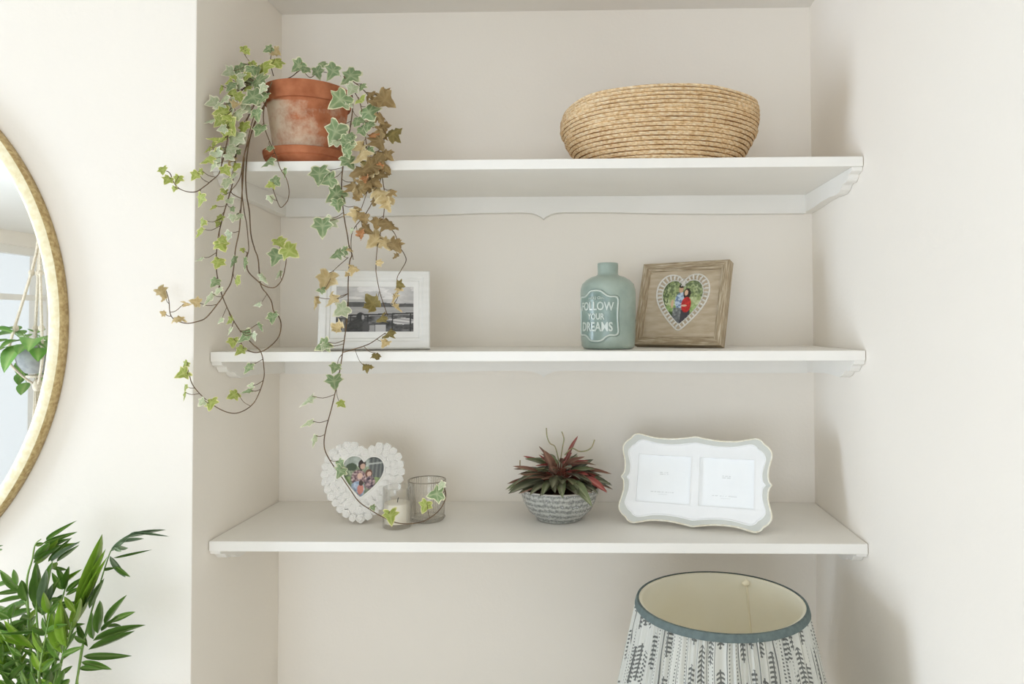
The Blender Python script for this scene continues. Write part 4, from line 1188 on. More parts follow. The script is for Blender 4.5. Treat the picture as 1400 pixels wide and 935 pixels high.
B().lathe([(R_, BHt-0.002), (R_*0.998, BHt), (R_*0.975, BHt+0.0004), (R_*0.955, BHt-0.001), (R_*0.93, BHt*0.7)], 72).make('bowl_rim', M['bowl_rim'], t, smooth=True)
B().lathe([(0.0003, BHt*0.90), (R_*0.5, BHt*0.88), (R_*0.955, BHt*0.80)], 40).make('soil', M['soil'], t)
def lance_mesh(name, bend, mats, fold=0.12, nseg=8, wmul=1.0, thick=0.02, stem=0.0):
    # unit blade along +x, up +z; two skins so the top and the underside carry their own colour
    v = []; f = []; fm = []; c = []
    for layer in (0, 1):
        k0 = len(v)
        for i in range(nseg+1):
            s = i/nseg
            w = 0.5*wmul*(math.sin(PI*min(1, s**0.8))**0.85 if 0 < s < 1 else 0.0)+0.012*(1-s)
            x = s; z = -bend*s*s
            L = math.sqrt(1+(2*bend*s)**2)
            nx, nz = 2*bend*s/L, 1/L
            off = -thick*layer
            for j, (yy, hh, e) in enumerate(((-w, fold*w, 1), (-w*0.5, 0.3*fold*w, 0.4), (0, -fold*w*0.7, 0), (w*0.5, 0.3*fold*w, 0.4), (w, fold*w, 1))):
                o_ = off if 0 < j < 4 and 0 < i < nseg else 0
                v.append((x+nx*(hh+o_), yy, z+nz*(hh+o_))); c.append((e, 1.0 if j == 2 else 0.0, s))
        for i in range(nseg):
            for j in range(4):
                a = k0+i*5+j
                q_ = (a, a+5, a+6, a+1)
                f.append(q_ if layer else q_[::-1]); fm.append(layer)
    return mesh(name, v, f, col=c, smooth=True, fm=fm, mats=mats)
def blade_mat(name, c1, c2, rib, rough=0.4, tr=0.15, vary=0.15):
    m, n, l, b = new_mat(name)
    a = n.new('ShaderNodeAttribute'); a.attribute_name = 'Col'
    sp = n.new('ShaderNodeSeparateColor'); l.new(a.outputs['Color'], sp.inputs[0])
    tc = n.new('ShaderNodeTexCoord'); t_ = n.new('ShaderNodeTexNoise'); t_.inputs['Scale'].default_value = 5; t_.inputs['Detail'].default_value = 3
    oi = n.new('ShaderNodeObjectInfo'); ad = n.new('ShaderNodeVectorMath'); ad.operation = 'ADD'
    l.new(tc.outputs['Object'], ad.inputs[0]); l.new(oi.outputs['Location'], ad.inputs[1]); l.new(ad.outputs[0], t_.inputs['Vector'])
    mx = n.new('ShaderNodeMixRGB'); mx.inputs['Color1'].default_value = (*c1, 1); mx.inputs['Color2'].default_value = (*c2, 1); l.new(t_.outputs['Fac'], mx.inputs['Fac'])
    m2 = n.new('ShaderNodeMixRGB'); m2.inputs['Color2'].default_value = (*rib, 1); l.new(sp.outputs[1], m2.inputs['Fac']); l.new(mx.outputs['Color'], m2.inputs['Color1'])
    hs = n.new('ShaderNodeHueSaturation'); rv = n.new('ShaderNodeMapRange'); rv.inputs['To Min'].default_value = 1-vary; rv.inputs['To Max'].default_value = 1+vary
    l.new(oi.outputs['Random'], rv.inputs['Value']); l.new(rv.outputs['Result'], hs.inputs['Value']); l.new(m2.outputs['Color'], hs.inputs['Color'])
    l.new(hs.outputs['Color'], b.inputs['Base Color']); b.inputs['Roughness'].default_value = rough
    trn = n.new('ShaderNodeBsdfTranslucent'); l.new(hs.outputs['Color'], trn.inputs['Color'])
    ms = n.new('ShaderNodeMixShader'); ms.inputs[0].default_value = tr
    l.new(b.outputs[0], ms.inputs[1]); l.new(trn.outputs[0], ms.inputs[2]); l.new(ms.outputs[0], n['Material Output'].inputs[0])
    return m
M['pep_top'] = blade_mat('peperomia_top', rgb(70, 76, 56), rgb(106, 108, 84), rgb(156, 158, 132), 0.35, 0.05, 0.25)
M['pep_under'] = blade_mat('peperomia_underside', rgb(118, 78, 64), rgb(146, 110, 90), rgb(172, 132, 112), 0.45, 0.05, 0.2)
M['pep_red'] = blade_mat('peperomia_red', rgb(140, 52, 50), rgb(164, 86, 76), rgb(190, 120, 110), 0.4, 0.1, 0.15)
M['pep_green'] = blade_mat('peperomia_green', rgb(92, 104, 68), rgb(128, 136, 98), rgb(160, 164, 132), 0.35, 0.08, 0.2)
PL = [lance_mesh('peperomia_leaf', bd, (tm, M['pep_under']), 0.25, 8, 0.30) for bd, tm in ((0.10, M['pep_top']), (0.32, M['pep_top']), (0.22, M['pep_green']), (0.45, M['pep_green']))]
PR = lance_mesh('peperomia_leaf', 0.12, (M['pep_red'], M['pep_red']), 0.25, 8, 0.28)
random.seed(33)
crown = Vector((0, 0, BHt*0.88))
stems = B(); leaf_rows = []
BEND = {PL[0].name: 0.10, PL[1].name: 0.32, PL[2].name: 0.22, PL[3].name: 0.45, PR.name: 0.12}
def pep(az, el, ln, r0, z0, me, roll=0.0):
    bd = BEND[me.name]
    for _ in range(30):                     # lift a leaf until it clears the rim of the bowl
        ok = True
        for q in range(1, 11):
            sx = q/10*ln; sz = -bd*(q/10)**2*ln
            rr_ = r0+sx*math.cos(el)-sz*math.sin(el); zz_ = crown.z+z0+sx*math.sin(el)+sz*math.cos(el)
            if rr_ < R_+0.006 and zz_ < BHt+0.006: ok = False
        if ok: break
        el += 0.05; z0 += 0.0006
    d = Vector((math.cos(az)*math.cos(el), math.sin(az)*math.cos(el), math.sin(el)))
    p0 = crown+Vector((math.cos(az)*r0, math.sin(az)*r0, z0))
    xa = d; ya = Vector((-math.sin(az), math.cos(az), 0)); za = xa.cross(ya)
    R = Matrix((xa, ya, za)).transposed() @ Matrix.Rotation(roll, 3, 'X')
    stems.tube(spline([crown+Vector((math.cos(az)*r0*0.15, math.sin(az)*r0*0.15, -0.004)), crown+Vector((math.cos(az)*r0*0.55, math.sin(az)*r0*0.55, z0*0.75)), p0+d*0.004], 3), 0.0010, 5)
    leaf_rows.append((me, p0, R.to_euler(), (ln, ln*random.uniform(0.9, 1.25), ln)))
for k, (cnt, el0, el1, l0, l1, r0, z0) in enumerate(((30, -0.28, 0.08, 0.055, 0.078, 0.032, 0.020), (26, -0.05, 0.30, 0.046, 0.068, 0.026, 0.032), (17, 0.2, 0.6, 0.040, 0.054, 0.018, 0.042), (7, 0.5, 1.0, 0.030, 0.042, 0.010, 0.046))):
    for i in range(cnt):
        az = 2*PI*(i+random.uniform(-0.3, 0.3))/cnt+k*0.7
        me = random.choice(PL[:2] if k < 2 else PL) if random.random() > 0.03 else PR
        if random.random() < 0.25: me = PL[2+random.randrange(2)]
        pep(az, random.uniform(el0, el1), random.uniform(l0, l1), r0*random.uniform(0.7, 1.2), z0*random.uniform(0.75, 1.2), me, random.uniform(-0.5, 0.5))
for az, el, ln, z in ((-0.15, 1.25, 0.055, 0.052), (2.9, 0.42, 0.062, 0.042), (0.2, 0.35, 0.045, 0.042), (-0.5, 0.1, 0.05, 0.034), (3.4, 0.9, 0.040, 0.040), (-0.4, -0.6, 0.050, 0.028), (0.1, -0.75, 0.045, 0.030)):
    pep(az, el, ln, 0.012 if el > 0 else 0.052, z, PR, 0.4)
pep(-2.05, 0.95, 0.058, 0.022, 0.040, PL[0], 0.3); pep(-2.3, 0.9, 0.055, 0.014, 0.048, PL[0], -0.5); pep(-2.9, 0.35, 0.05, 0.04, 0.036, PL[0], 0.5)
pep(-1.0, -0.75, 0.055, 0.050, 0.022, PL[2], 0.2); pep(-1.5, -0.5, 0.05, 0.040, 0.022, PL[3], 0.1); pep(-1.9, -0.45, 0.052, 0.036, 0.020, PL[3], 0.1)
st = stems.make('stem', mat('red_stem', rgb(150, 74, 60), 0.5, 0.4, var=rgb(120, 80, 60), scale=60), t, smooth=True)
for me, p0, eu, s3 in leaf_rows: obj('leaf', me, None, t, p0, eu, s3)
M['spike'] = mat('flower_spike', rgb(150, 152, 112), 0.6, 0.3, var=rgb(170, 150, 116), scale=120)
for P in (((747,585),(748,597),(752,606),(759,611),(764,630)), ((768,590),(771,600),(769,612),(766,632)), ((813,601),(809,611),(802,616),(792,617),(782,613),(772,622)), ((711,629),(712,640),(722,642),(745,640))):
    Wd = [at_y(x, y, by_-0.01)-t.location for x, y in P]
    B().tube(spline(Wd, 5), 0.0012, 6).make('flower_spike', M['spike'], t, smooth=True)

# ------------------------------------------------------------------ chest and table lamp
M['chest'] = mat('painted_chest', (0.66, 0.63, 0.57), 0.5, 0.4, var=(0.62, 0.59, 0.53), scale=12, bump=0.05)
M['brass'] = mat('aged_brass', rgb(178, 144, 84), 0.35, 0.5, var=rgb(150, 118, 66), scale=60, metal=0.8)
CT = 0.80
ch = thing('chest_of_drawers', 'cream painted chest of drawers standing in the alcove under the lamp', 'chest of drawers', ((XA+XR)/2, 0, 0))
B().box(-0.50, 0.50, -0.455, -0.02, 0.08, CT-0.025).make('carcass', M['chest'], ch, bevel=0.003)
B().box(-0.52, 0.52, -0.475, -0.015, CT-0.025, CT).make('top', M['chest'], ch, bevel=0.004)
B().box(-0.49, 0.49, -0.445, -0.03, 0.0, 0.08).make('plinth', M['chest'], ch, bevel=0.003)
for r_i in range(3):
    for sx in (-1, 1):
        z0 = 0.105+r_i*0.222
        d = B().box(min(sx*0.012, sx*0.488), max(sx*0.012, sx*0.488), -0.468, -0.452, z0, z0+0.205).make('drawer', M['chest'], ch, bevel=0.003)
        B().sphere((sx*0.25, -0.482, z0+0.10), 0.014, 14, 8).make('knob', M['brass'], d, smooth=True)
LX, LY, LT = None, -0.356, None
lc = at_y(985.5, 822, LY)
LX = lc.x
LR = 0.128
LT = at_y(959, 782.5, LY+LR).z
LH = 0.245
LBR = LR+0.229*LH
lamp = thing('table_lamp', 'table lamp with a gathered leaf print shade and slate blue trim', 'lamp', (LX, LY, CT+0.0004))
def shade_mat():
    m, n, l, b = new_mat('printed_pleated_cotton')
    uv = n.new('ShaderNodeUVMap'); sp = n.new('ShaderNodeSeparateXYZ'); l.new(uv.outputs['UV'], sp.inputs[0])
    def mth(op, a, c=None, d=None):
        q = n.new('ShaderNodeMath'); q.operation = op
        for i, z in enumerate((a, c, d)):
            if z is None: continue
            if isinstance(z, (int, float)): q.inputs[i].default_value = z
            else: l.new(z, q.inputs[i])
        return q.outputs[0]
    NCOL = 62
    u = mth('MULTIPLY', sp.outputs['X'], NCOL)
    # gathering makes the columns wander a little
    nt = n.new('ShaderNodeTexNoise'); nt.inputs['Scale'].default_value = 26; nt.inputs['Detail'].default_value = 1
    mp = n.new('ShaderNodeMapping'); mp.inputs['Scale'].default_value = (1, 0.06, 1); l.new(uv.outputs['UV'], mp.inputs['Vector']); l.new(mp.outputs['Vector'], nt.inputs['Vector'])
    u = mth('ADD', u, mth('MULTIPLY', nt.outputs['Fac'], 1.2))
    idx = mth('FLOOR', u); fr = mth('FRACT', u)
    wn = n.new('ShaderNodeTexWhiteNoise'); wn.noise_dimensions = '1D'; l.new(idx, wn.inputs['W'])
    off = wn.outputs['Value']
    v = sp.outputs['Y']
    d = mth('ABSOLUTE', mth('SUBTRACT', fr, 0.5))
    # leaf sprig: slanting dashes inside a window along the column
    ph_ = mth('FRACT', mth('ADD', mth('MULTIPLY', v, 3.1), off))
    win = mth('MULTIPLY', mth('GREATER_THAN', ph_, 0.06), mth('LESS_THAN', ph_, 0.74))
    wid = mth('MULTIPLY', 0.36, mth('SINE', mth('MULTIPLY', mth('DIVIDE', mth('SUBTRACT', ph_, 0.06), 0.68), PI)))
    wid = mth('MINIMUM', mth('ADD', mth('MULTIPLY', wid, 2.0), 0.06), 0.31)
    dash = mth('GREATER_THAN', mth('SINE', mth('ADD', mth('MULTIPLY', v, 250.0), mth('MULTIPLY', d, -9.0))), 0.05)
    inside = mth('LESS_THAN', d, wid)
    mid = mth('LESS_THAN', d, 0.05)
    sprig = mth('MULTIPLY', win, mth('MAXIMUM', mth('MULTIPLY', dash, inside), mid))
    has = mth('GREATER_THAN', off, 0.22)
    sprig = mth('MULTIPLY', sprig, has)
    line = mth('GREATER_THAN', d, 0.468)
    dots = mth('MULTIPLY', mth('LESS_THAN', mth('ABSOLUTE', mth('SUBTRACT', d, 0.30)), 0.05), mth('GREATER_THAN', mth('SINE', mth('MULTIPLY', v, 330.0)), 0.2))
    dots = mth('MULTIPLY', dots, mth('LESS_THAN', off, 0.30))
    ink = mth('MAXIMUM', mth('MAXIMUM', sprig, dots), line)
    mx = n.new('ShaderNodeMixRGB'); mx.inputs['Color1'].default_value = (*rgb(224, 224, 218), 1); mx.inputs['Color2'].default_value = (*rgb(96, 98, 96), 1)
    l.new(mth('MULTIPLY', ink, 0.88), mx.inputs['Fac']); l.new(mx.outputs['Color'], b.inputs['Base Color'])
    b.inputs['Roughness'].default_value = 0.9; b.inputs['Specular IOR Level'].default_value = 0.1
    return m
M['shade'] = shade_mat()
def translucent(m, fac):
    n, l = m.node_tree.nodes, m.node_tree.links
    b = n['Principled BSDF']; tr = n.new('ShaderNodeBsdfTranslucent'); mx = n.new('ShaderNodeMixShader'); mx.inputs[0].default_value = fac
    src = b.inputs['Base Color'].links[0].from_socket
    l.new(src, tr.inputs['Color']); l.new(b.outputs[0], mx.inputs[1]); l.new(tr.outputs[0], mx.inputs[2]); l.new(mx.outputs[0], n['Material Output'].inputs[0])
translucent(M['shade'], 0.35)
M['trim_blue'] = mat('slate_blue_ribbon', rgb(106, 118, 116), 0.8, 0.2, var=rgb(94, 106, 104), scale=120, bump=0.3, bscale=500)
M['lining'] = mat('cream_lining', rgb(254, 248, 228), 0.85, 0.15, var=rgb(252, 245, 222), scale=10)
translucent(M['lining'], 0.28)
z_top = LT-CT
bb = B()
random.seed(8)
segs = 720; rows = 14; v = []; uv = []; f = []
amp = [random.uniform(0.5, 1.25) for _ in range(120)]
for i in range(segs):
    u = i/segs; a = 2*PI*u
    pl_ = u*96+0.7*math.sin(a*5)+0.5*math.sin(a*13+1)
    k = int(pl_) % 96
    wv = math.sin(2*PI*pl_)
    for j in range(rows+1):
        s = j/rows
        r = LR+(LBR-LR)*s
        g = 0.0029*amp[k]*(0.85+0.3*s)*wv+0.0012*math.sin(a*31+s*3)
        v.append(((r+g)*math.cos(a), (r+g)*math.sin(a), z_top-0.004-(LH-0.004)*s)); uv.append((u, s))
for i in range(segs):
    q = (i+1) % segs
    for j in range(rows):
        f.append((i*(rows+1)+j, i*(rows+1)+j+1, q*(rows+1)+j+1, q*(rows+1)+j))
# keep the texture from running backwards at the seam: duplicate the first column
base = len(v)
for j in range(rows+1):
    v.append(v[j]); uv.append((1.0, uv[j][1]))
f = f[:-(rows)]
for j in range(rows):
    i = segs-1
    f.append((i*(rows+1)+j, i*(rows+1)+j+1, base+j+1, base+j))
bb.add(v, f, uv); sh = bb.make('shade_cover', M['shade'], lamp, smooth=True, uv=True, fix=False)
B().lathe([(LR-0.0015, z_top+0.0012), (LR+0.0022, z_top+0.001), (LR+0.0035, z_top-0.002), (LR+0.0052, z_top-0.0085), (LR+0.0040, z_top-0.0098), (LR+0.001, z_top-0.008)], 120).make('top_trim', M['trim_blue'], lamp, smooth=True, angle=0.9)
B().lathe([(LBR-0.004, z_top-LH+0.014), (LBR+0.004, z_top-LH+0.013), (LBR+0.0055, z_top-LH-0.001), (LBR-0.003, z_top-LH-0.001)], 120).make('bottom_trim', M['trim_blue'], lamp, smooth=True, angle=0.9)
ln = B().lathe([(LR-0.0012, z_top), (LR-0.0070, z_top-0.002), (LR-0.0070+(LBR-LR)*0.5, z_top-LH*0.5), (LBR-0.0075, z_top-LH)], 120).make('lining', M['lining'], lamp, smooth=True)
sa = at_y(1041, 800, LY+0.09)-lamp.location
aa = math.atan2(0.105, 0.062)
bb = B(); bb.tube([((LR-0.0078+(LBR-LR)*s)*math.cos(aa), (LR-0.0078+(LBR-LR)*s)*math.sin(aa), z_top-0.002-LH*s) for s in (0, 0.3, 0.6, 0.95)], 0.0014, 6)
bb.make('lining_seam', M['lining'], ln, smooth=True)
bb = B(); bb.sphere(((LR-0.0095)*math.cos(aa), (LR-0.0095)*math.sin(aa), z_top-0.009), 0.0060, 10, 7, (1.2, 0.7, 0.9)); bb.make('lining_knot', M['lining'], ln, smooth=True)
M['lamp_base'] = mat('turned_stone_base', rgb(206, 200, 188), 0.5, 0.4, var=rgb(190, 184, 170), scale=14)
zb = z_top-LH
B().lathe([(0, 0), (0.062, 0), (0.064, 0.004), (0.060, 0.012), (0.030, 0.022), (0.026, 0.03), (0.048, 0.07), (0.056, 0.11), (0.046, 0.15), (0.024, 0.185), (0.018, 0.20), (0.022, 0.207), (0.014, 0.214), (0, 0.214)], 48).make('lamp_base', M['lamp_base'], lamp, smooth=True)
B().lathe([(0, 0.212), (0.009, 0.212), (0.009, zb+0.045), (0.017, zb+0.047), (0.017, zb+0.085), (0, zb+0.086)], 24).make('lamp_holder', M['brass'], lamp, smooth=True, angle=0.7)
bb = B()
zg = zb+0.060
rg = LBR-0.0090+(LR-LBR)*(0.060/LH)
for k in range(3):
    a = 2*PI*k/3+0.4
    bb.tube([(0.016*math.cos(a), 0.016*math.sin(a), zg), (rg*math.cos(a), rg*math.sin(a), zg)], 0.0016, 6)
bb.tube([(rg*math.cos(2*PI*i/48), rg*math.sin(2*PI*i/48), zg) for i in range(48)], 0.0016, 6, closed=True)
bb.make('shade_carrier', M['brass'], lamp, smooth=True)
M['bulb'] = mat('frosted_bulb', (0.85, 0.84, 0.80), 0.4, 0.5, var=(0.83, 0.82, 0.78), scale=10)
B().lathe([(0.012, zb+0.084), (0.013, zb+0.095), (0.024, zb+0.118), (0.027, zb+0.135), (0.022, zb+0.153), (0.010, zb+0.163), (0, zb+0.165)], 24).make('bulb', M['bulb'], lamp, smooth=True)

# ------------------------------------------------------------------ mantelpiece and palm
MZ = 1.00
mp_ = thing('mantelpiece', 'white painted mantelpiece on the chimney breast below the round mirror', 'mantelpiece', ((XC+XA)/2, YC, 0))
B().box(-0.67, 0.67, -0.235, -0.0005, MZ-0.035, MZ).make('mantel_shelf', M['white'], mp_, bevel=0.004)
B().box(-0.58, 0.58, -0.16, -0.0005, MZ-0.22, MZ-0.035).make('frieze', M['white'], mp_, bevel=0.003)
for s in (-1, 1): B().box(min(s*0.40, s*0.58), max(s*0.40, s*0.58), -0.15, -0.0005, 0.0005, MZ-0.22).make('jamb', M['white'], mp_, bevel=0.003)
PYc = YC-0.125
pp = at_y(55, 935, PYc)
palm = thing('potted_palm', 'bushy parlour palm with bright green fronds standing on the mantelpiece', 'potted plant', (pp.x, PYc, MZ+0.0005))
M['palm_pot'] = mat('white_stoneware', rgb(214, 210, 202), 0.5, 0.4, var=rgb(200, 196, 188), scale=40)
B().lathe([(0, 0), (0.060, 0), (0.064, 0.004), (0.078, 0.11), (0.080, 0.118), (0.076, 0.120), (0.072, 0.112), (0.07, 0.10), (0, 0.10)], 48).make('pot', M['palm_pot'], palm, smooth=True, angle=0.7)
B().lathe([(0.0003, 0.109), (0.04, 0.107), (0.0712, 0.104)], 32).make('soil', M['soil'], palm)
PMat = {'d': blade_mat('palm_dark', rgb(98, 142, 56), rgb(132, 170, 82), rgb(166, 194, 112), 0.35, 0.3, 0.2),
        'l': blade_mat('palm_bright', rgb(136, 176, 52), rgb(168, 200, 82), rgb(196, 216, 118), 0.35, 0.3, 0.15),
        's': blade_mat('palm_silvery', rgb(104, 132, 92), rgb(150, 172, 138), rgb(190, 206, 176), 0.35, 0.15, 0.15)}
PLM = {k: [lance_mesh('palm_leaflet', bd, (m_, m_), 0.22, 8, 1.0, 0.01) for bd in (0.05, 0.18, -0.12)] for k, m_ in PMat.items()}
M['rachis'] = mat('palm_stalk', rgb(112, 146, 66), 0.5, 0.4, var=rgb(142, 168, 92), scale=60)
random.seed(77)
# fronds: (stalk path in image points, depth offset, leaflets: kind, base point, tip point, width px)
FRONDS = [
 (0.000, [(52,1040),(46,930),(38,830),(37,792),(44,765),(48,745),(56,737)],
  'd,63,738,97,715,7 d,58,743,107,727,8 d,50,756,95,735,8 l,52,760,108,741,8 d,66,768,94,737,7 s,70,768,100,742,7 d,78,768,106,745,3 d,48,746,60,743,7 d,47,765,75,742,7 d,46,770,90,744,6 l,50,772,86,738,7'),
 (-0.030, [(54,1040),(54,930),(52,870),(50,830),(55,790)],
  'd,52,832,56,764,13 s,58,832,69,772,13 d,62,826,78,792,11 d,36,822,34,788,14 s,66,822,74,796,9 d,48,826,46,780,12 d,60,818,64,772,11'),
 (0.020, [(50,1040),(46,930),(42,850),(30,812),(14,790),(-6,776)],
  'd,27,808,-2,779,11 d,14,796,-12,802,8 d,30,808,-8,812,8 d,34,816,-8,824,8 d,40,823,-2,837,12 d,44,832,4,850,10 d,48,842,12,876,12 d,38,818,18,829,6 d,24,800,22,776,10 d,-10,750,4,745,3 d,-12,754,8,751,3'),
 (0.015, [(56,1040),(62,930),(74,860),(86,815),(95,785)],
  'd,88,806,98,769,11 d,90,809,116,788,9 d,86,806,72,781,10 l,85,800,106,779,7 d,88,812,74,828,9 d,70,776,92,779,6 d,84,818,58,822,7 d,90,814,112,802,7 d,82,826,106,822,7 l,66,780,84,768,6 d,92,800,78,772,9 d,80,832,112,820,7'),
 (-0.010, [(60,1040),(76,930),(96,870),(110,835),(124,800),(140,760)],
  'l,106,850,151,727,15 l,108,838,142,752,12 l,98,862,118,812,9 d,122,832,141,790,9 l,112,832,138,770,10 s,118,826,136,782,7'),
 (0.005, [(66,1040),(96,960),(106,925),(114,880),(124,840),(136,800),(148,762),(152,752)],
  's,151,754,186,727,8 s,172,735,221,721,4 s,182,728,226,732,4 s,164,741,196,738,7 d,155,763,210,751,4 s,150,760,171,791,9 d,158,774,181,789,7 d,142,779,158,776,5 s,160,746,172,753,6 s,156,748,166,754,6 s,176,731,204,729,7'),
 (-0.015, [(62,1040),(98,960),(106,925),(112,885),(122,858),(134,830)],
  'd,134,866,143,815,10 d,143,854,166,815,10 d,150,851,184,835,10 d,146,857,168,853,6 d,127,876,192,850,10 d,121,888,187,865,11 d,114,897,175,897,11 d,111,905,152,914,10 d,109,913,139,915,8 d,128,874,124,838,9 d,120,884,104,850,9 d,138,862,170,838,7 d,118,878,100,866,8'),
 (-0.045, [(58,1040),(74,950),(84,905),(92,880),(98,850)],
  'l,85,893,66,823,16 l,91,884,75,826,14 l,96,862,84,818,11 l,104,838,90,817,9 l,99,850,106,826,8 d,86,892,108,862,9 d,84,896,112,884,9 d,80,900,64,868,9 l,94,872,82,836,11'),
 (-0.020, [(50,1040),(40,950),(20,900),(4,868),(-8,852)],
  'l,47,886,0,848,11 l,40,882,-6,864,9 d,60,861,-4,867,4 d,20,882,-6,877,6 d,22,886,26,908,8 d,4,880,6,903,8 d,30,897,12,884,7 d,26,902,-6,918,6 d,34,908,2,934,6 d,18,890,-8,900,7'),
]
def leaflet(kind, x0, y0, x1, y1, w, Ya, Yb, parent):
    p0 = at_y(x0, y0, Ya)-palm.location; p1 = at_y(x1, y1, Yb)-palm.location
    d = p1-p0; L = d.length
    if L < 1e-4: return
    xa = d.normalized()
    face = Vector((random.uniform(-0.5, 0.5), -1, random.uniform(0.1, 0.9)))
    if xa.z > 0.75*1: face = Vector((random.uniform(-0.4, 0.4), -1, 0.1))
    za = (face-xa*face.dot(xa)).normalized(); ya = za.cross(xa)
    R = Matrix((xa, ya, za)).transposed()
    obj('leaflet', random.choice(PLM[kind]), None, parent, p0, R.to_euler(), (L, w*mpp(PYc)*0.86, L))
for dy, path, leaves in FRONDS:
    W_ = []
    for i, (x, y) in enumerate(path):
        tt = i/(len(path)-1)
        W_.append(at_y(x, y, PYc+dy*min(1, tt*1.5))-palm.location)
    W_[0] = Vector((random.uniform(-0.03, 0.03), random.uniform(-0.03, 0.03), 0.104))
    S = spline(W_, 5)
    fr = B().tube(S, [0.0020*(1.1-0.75*i/len(S)) for i in range(len(S))], 6).make('frond', M['rachis'], palm, smooth=True)
    for tok in leaves.split():
        k, *nums = tok.split(','); x0, y0, x1, y1, w = [float(q) for q in nums]
        leaflet(k, x0, y0, x1, y1, w, PYc+dy, PYc+dy+random.uniform(-0.025, 0.025), fr)
# the dense low fronds at the heart of the clump
for i in range(11):
    bx0 = random.uniform(15, 105); ty = random.uniform(838, 880); ang = random.uniform(-0.8, 0.8)
    dy = random.uniform(-0.05, 0.05)
    path = [(55+random.uniform(-15, 15), 1035), ((55+bx0)/2, 960), (bx0, 915), (bx0+24*ang, ty)]
    W_ = [at_y(x, y, PYc+dy*min(1, k*0.6))-palm.location for k, (x, y) in enumerate(path)]
    W_[0] = Vector((random.uniform(-0.035, 0.035), random.uniform(-0.035, 0.035), 0.104))
    S = spline(W_, 5)
    fr = B().tube(S, [0.0018*(1.1-0.7*k/len(S)) for k in range(len(S))], 6).make('frond', M['rachis'], palm, smooth=True)
    for s in range(5):
        tt = s/4
        cx_ = bx0+(24*ang)*tt; cy_ = 945+(ty-945)*tt
        for sg in (-1, 1):
            ln_ = random.uniform(24, 42)*(1-0.3*tt)
            a = math.atan2(-(915-ty), 24*ang)+sg*random.uniform(0.5, 1.1)
            leaflet('d' if random.random() < 0.72 else 'l', cx_, cy_, cx_+ln_*math.cos(a), cy_+ln_*math.sin(a), random.uniform(7, 10), PYc+dy, PYc+dy+random.uniform(-0.03, 0.03), fr)

# ------------------------------------------------------------------ macrame plant hanger seen in the mirror
YM = YC-0.008
def via_mirror(px, py, dist):              # point reached by the view ray after bouncing off the mirror, dist metres (in y) in front of it
    d = ray(px, py); k = (YM-C0.y)/d.y
    h = C0+d*k; e = Vector((d.x, -d.y, d.z))
    return h+e*(dist/abs(e.y))
HD = 2.3
hp = via_mirror(52, 490, HD)
zt_, zb_ = ZC, via_mirror(44, 600, HD).z
M['cotton'] = mat('cotton_cord', rgb(226, 214, 194), 0.9, 0.1, var=rgb(206, 192, 168), scale=120, bump=0.4, bscale=300)
M['pot_grey'] = mat('blue_grey_pot', rgb(168, 168, 164), 0.6, 0.3, var=rgb(150, 150, 148), scale=40)
PR_ = 0.105
zp_ = via_mirror(52, 510, HD).z
hg = thing('macrame_hanger', 'cream macrame plant hanger hanging from the ceiling, seen in the mirror', 'plant hanger', (hp.x, hp.y, zp_-0.004))
hz_ = zt_-(zp_-0.004)
zk = via_mirror(55, 345, HD).z-hg.location.z
B().tube([(0, 0, hz_-0.001), (0, 0, hz_-0.03), (0.01, 0, hz_-0.035)], 0.004, 8).make('ceiling_hook', M['brass'], hg, smooth=True)
for k in range(4):
    a = PI/4+k*PI/2
    ca, sa = math.cos(a), math.sin(a)
    for o_ in (-0.007, 0.007):
        pts = [(0.004*ca+o_*0.3, 0.004*sa, hz_-0.03), (0.012*ca+o_*0.5, 0.012*sa+o_*0.3, zk), ((PR_+0.008)*ca+o_, (PR_+0.008)*sa+o_, 0.13), ((PR_+0.005)*ca+o_, (PR_+0.005)*sa+o_, 0.06), (0.055*ca, 0.055*sa, -0.012), (0.012*ca, 0.012*sa, -0.05)]
        B().tube(spline(pts, 6), 0.0055, 6).make('cord', M['cotton'], hg, smooth=True)
    for zz, rr in ((zk-0.10, 0.03), (0.22, 0.088), (0.10, PR_+0.008)):
        B().sphere((rr*ca, rr*sa, zz), 0.013, 8, 6, (1, 1, 1.3)).make('knot', M['cotton'], hg, smooth=True)
B().tube([(0.045*math.cos(2*PI*i/24), 0.045*math.sin(2*PI*i/24), -0.010) for i in range(24)], 0.006, 6, closed=True).make('base_ring', M['cotton'], hg, smooth=True)
B().sphere((0, 0, -0.055), 0.022, 10, 8, (1, 1, 1.6)).make('gathering_knot', M['cotton'], hg, smooth=True)
for k in range(9):
    a = k*0.7
    B().tube([(0.010*math.cos(a), 0.010*math.sin(a), -0.07), (0.018*math.cos(a), 0.018*math.sin(a), -0.25), (0.022*math.cos(a+0.2), 0.022*math.sin(a+0.2), zb_-hg.location.z-random.uniform(0, 0.05))], 0.004, 5).make('tassel_cord', M['cotton'], hg, smooth=True)
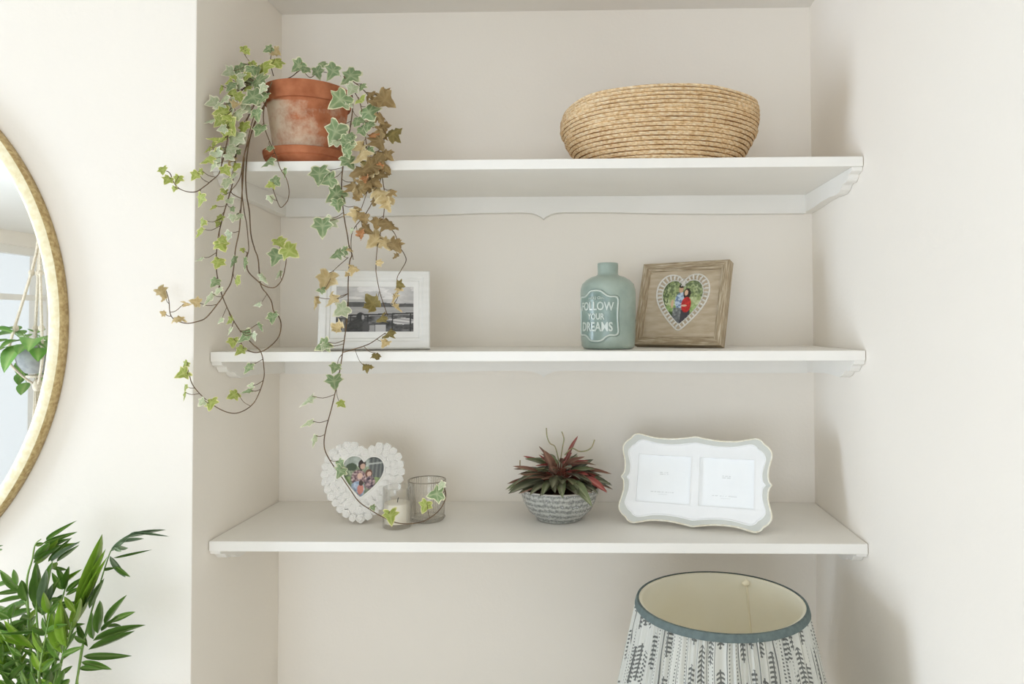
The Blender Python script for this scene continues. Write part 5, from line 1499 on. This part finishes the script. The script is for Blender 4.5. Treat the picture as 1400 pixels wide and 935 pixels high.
hpot = thing('hanging_pothos', 'leafy green trailing plant in a blue grey pot, seen in the mirror', 'potted plant', (hp.x, hp.y, zp_))
B().lathe([(0, 0), (0.046, 0), (0.056, 0.006), (0.082, 0.04), (0.093, 0.08), (0.096, 0.13), (0.090, 0.135), (0.086, 0.11), (0, 0.10)], 40).make('pot', M['pot_grey'], hpot, smooth=True)
PO = blade_mat('pothos_leaf', rgb(96, 150, 62), rgb(140, 186, 92), rgb(170, 200, 120), 0.4, 0.25, 0.2)
POM = [lance_mesh('pothos_leaf', bd, (PO, PO), 0.2, 8, 0.75, 0.01) for bd in (0.2, 0.5, 0.8)]
for i in range(26):
    a = i*2.4; el = random.uniform(-0.3, 0.9)
    d = Vector((math.cos(a)*math.cos(el), math.sin(a)*math.cos(el), math.sin(el)))
    p0 = Vector((0.06*math.cos(a), 0.06*math.sin(a), 0.135+0.05*random.random()))
    p1 = p0+d*random.uniform(0.02, 0.09)
    B().tube([(0.02*math.cos(a), 0.02*math.sin(a), 0.10), p0, p1], 0.002, 5).make('stalk', M['rachis'], hpot, smooth=True)
    ya = Vector((-math.sin(a), math.cos(a), 0)); R = Matrix((d, ya, d.cross(ya))).transposed()
    ln_ = random.uniform(0.08, 0.13)
    obj('leaf', random.choice(POM), None, hpot, p1, R.to_euler(), (ln_, ln_, ln_))
for k in range(5):
    a = 3.6+k*0.55
    P = [Vector((0.095*math.cos(a), 0.095*math.sin(a), 0.138)), Vector((0.125*math.cos(a), 0.125*math.sin(a), 0.10)), Vector((0.13*math.cos(a), 0.13*math.sin(a), 0.02)), Vector((0.128*math.cos(a+.1), 0.128*math.sin(a+.1), -0.05-0.03*k))]
    S = spline(P, 4); B().tube(S, 0.0018, 5).make('stalk', M['rachis'], hpot, smooth=True)
    for q_ in S[3::3]:
        d = Vector((math.cos(a), math.sin(a), -0.9)).normalized(); ya = Vector((-math.sin(a), math.cos(a), 0))
        R = Matrix((d, ya, d.cross(ya))).transposed()
        obj('leaf', random.choice(POM), None, hpot, q_, R.to_euler(), (0.08, 0.08, 0.08))
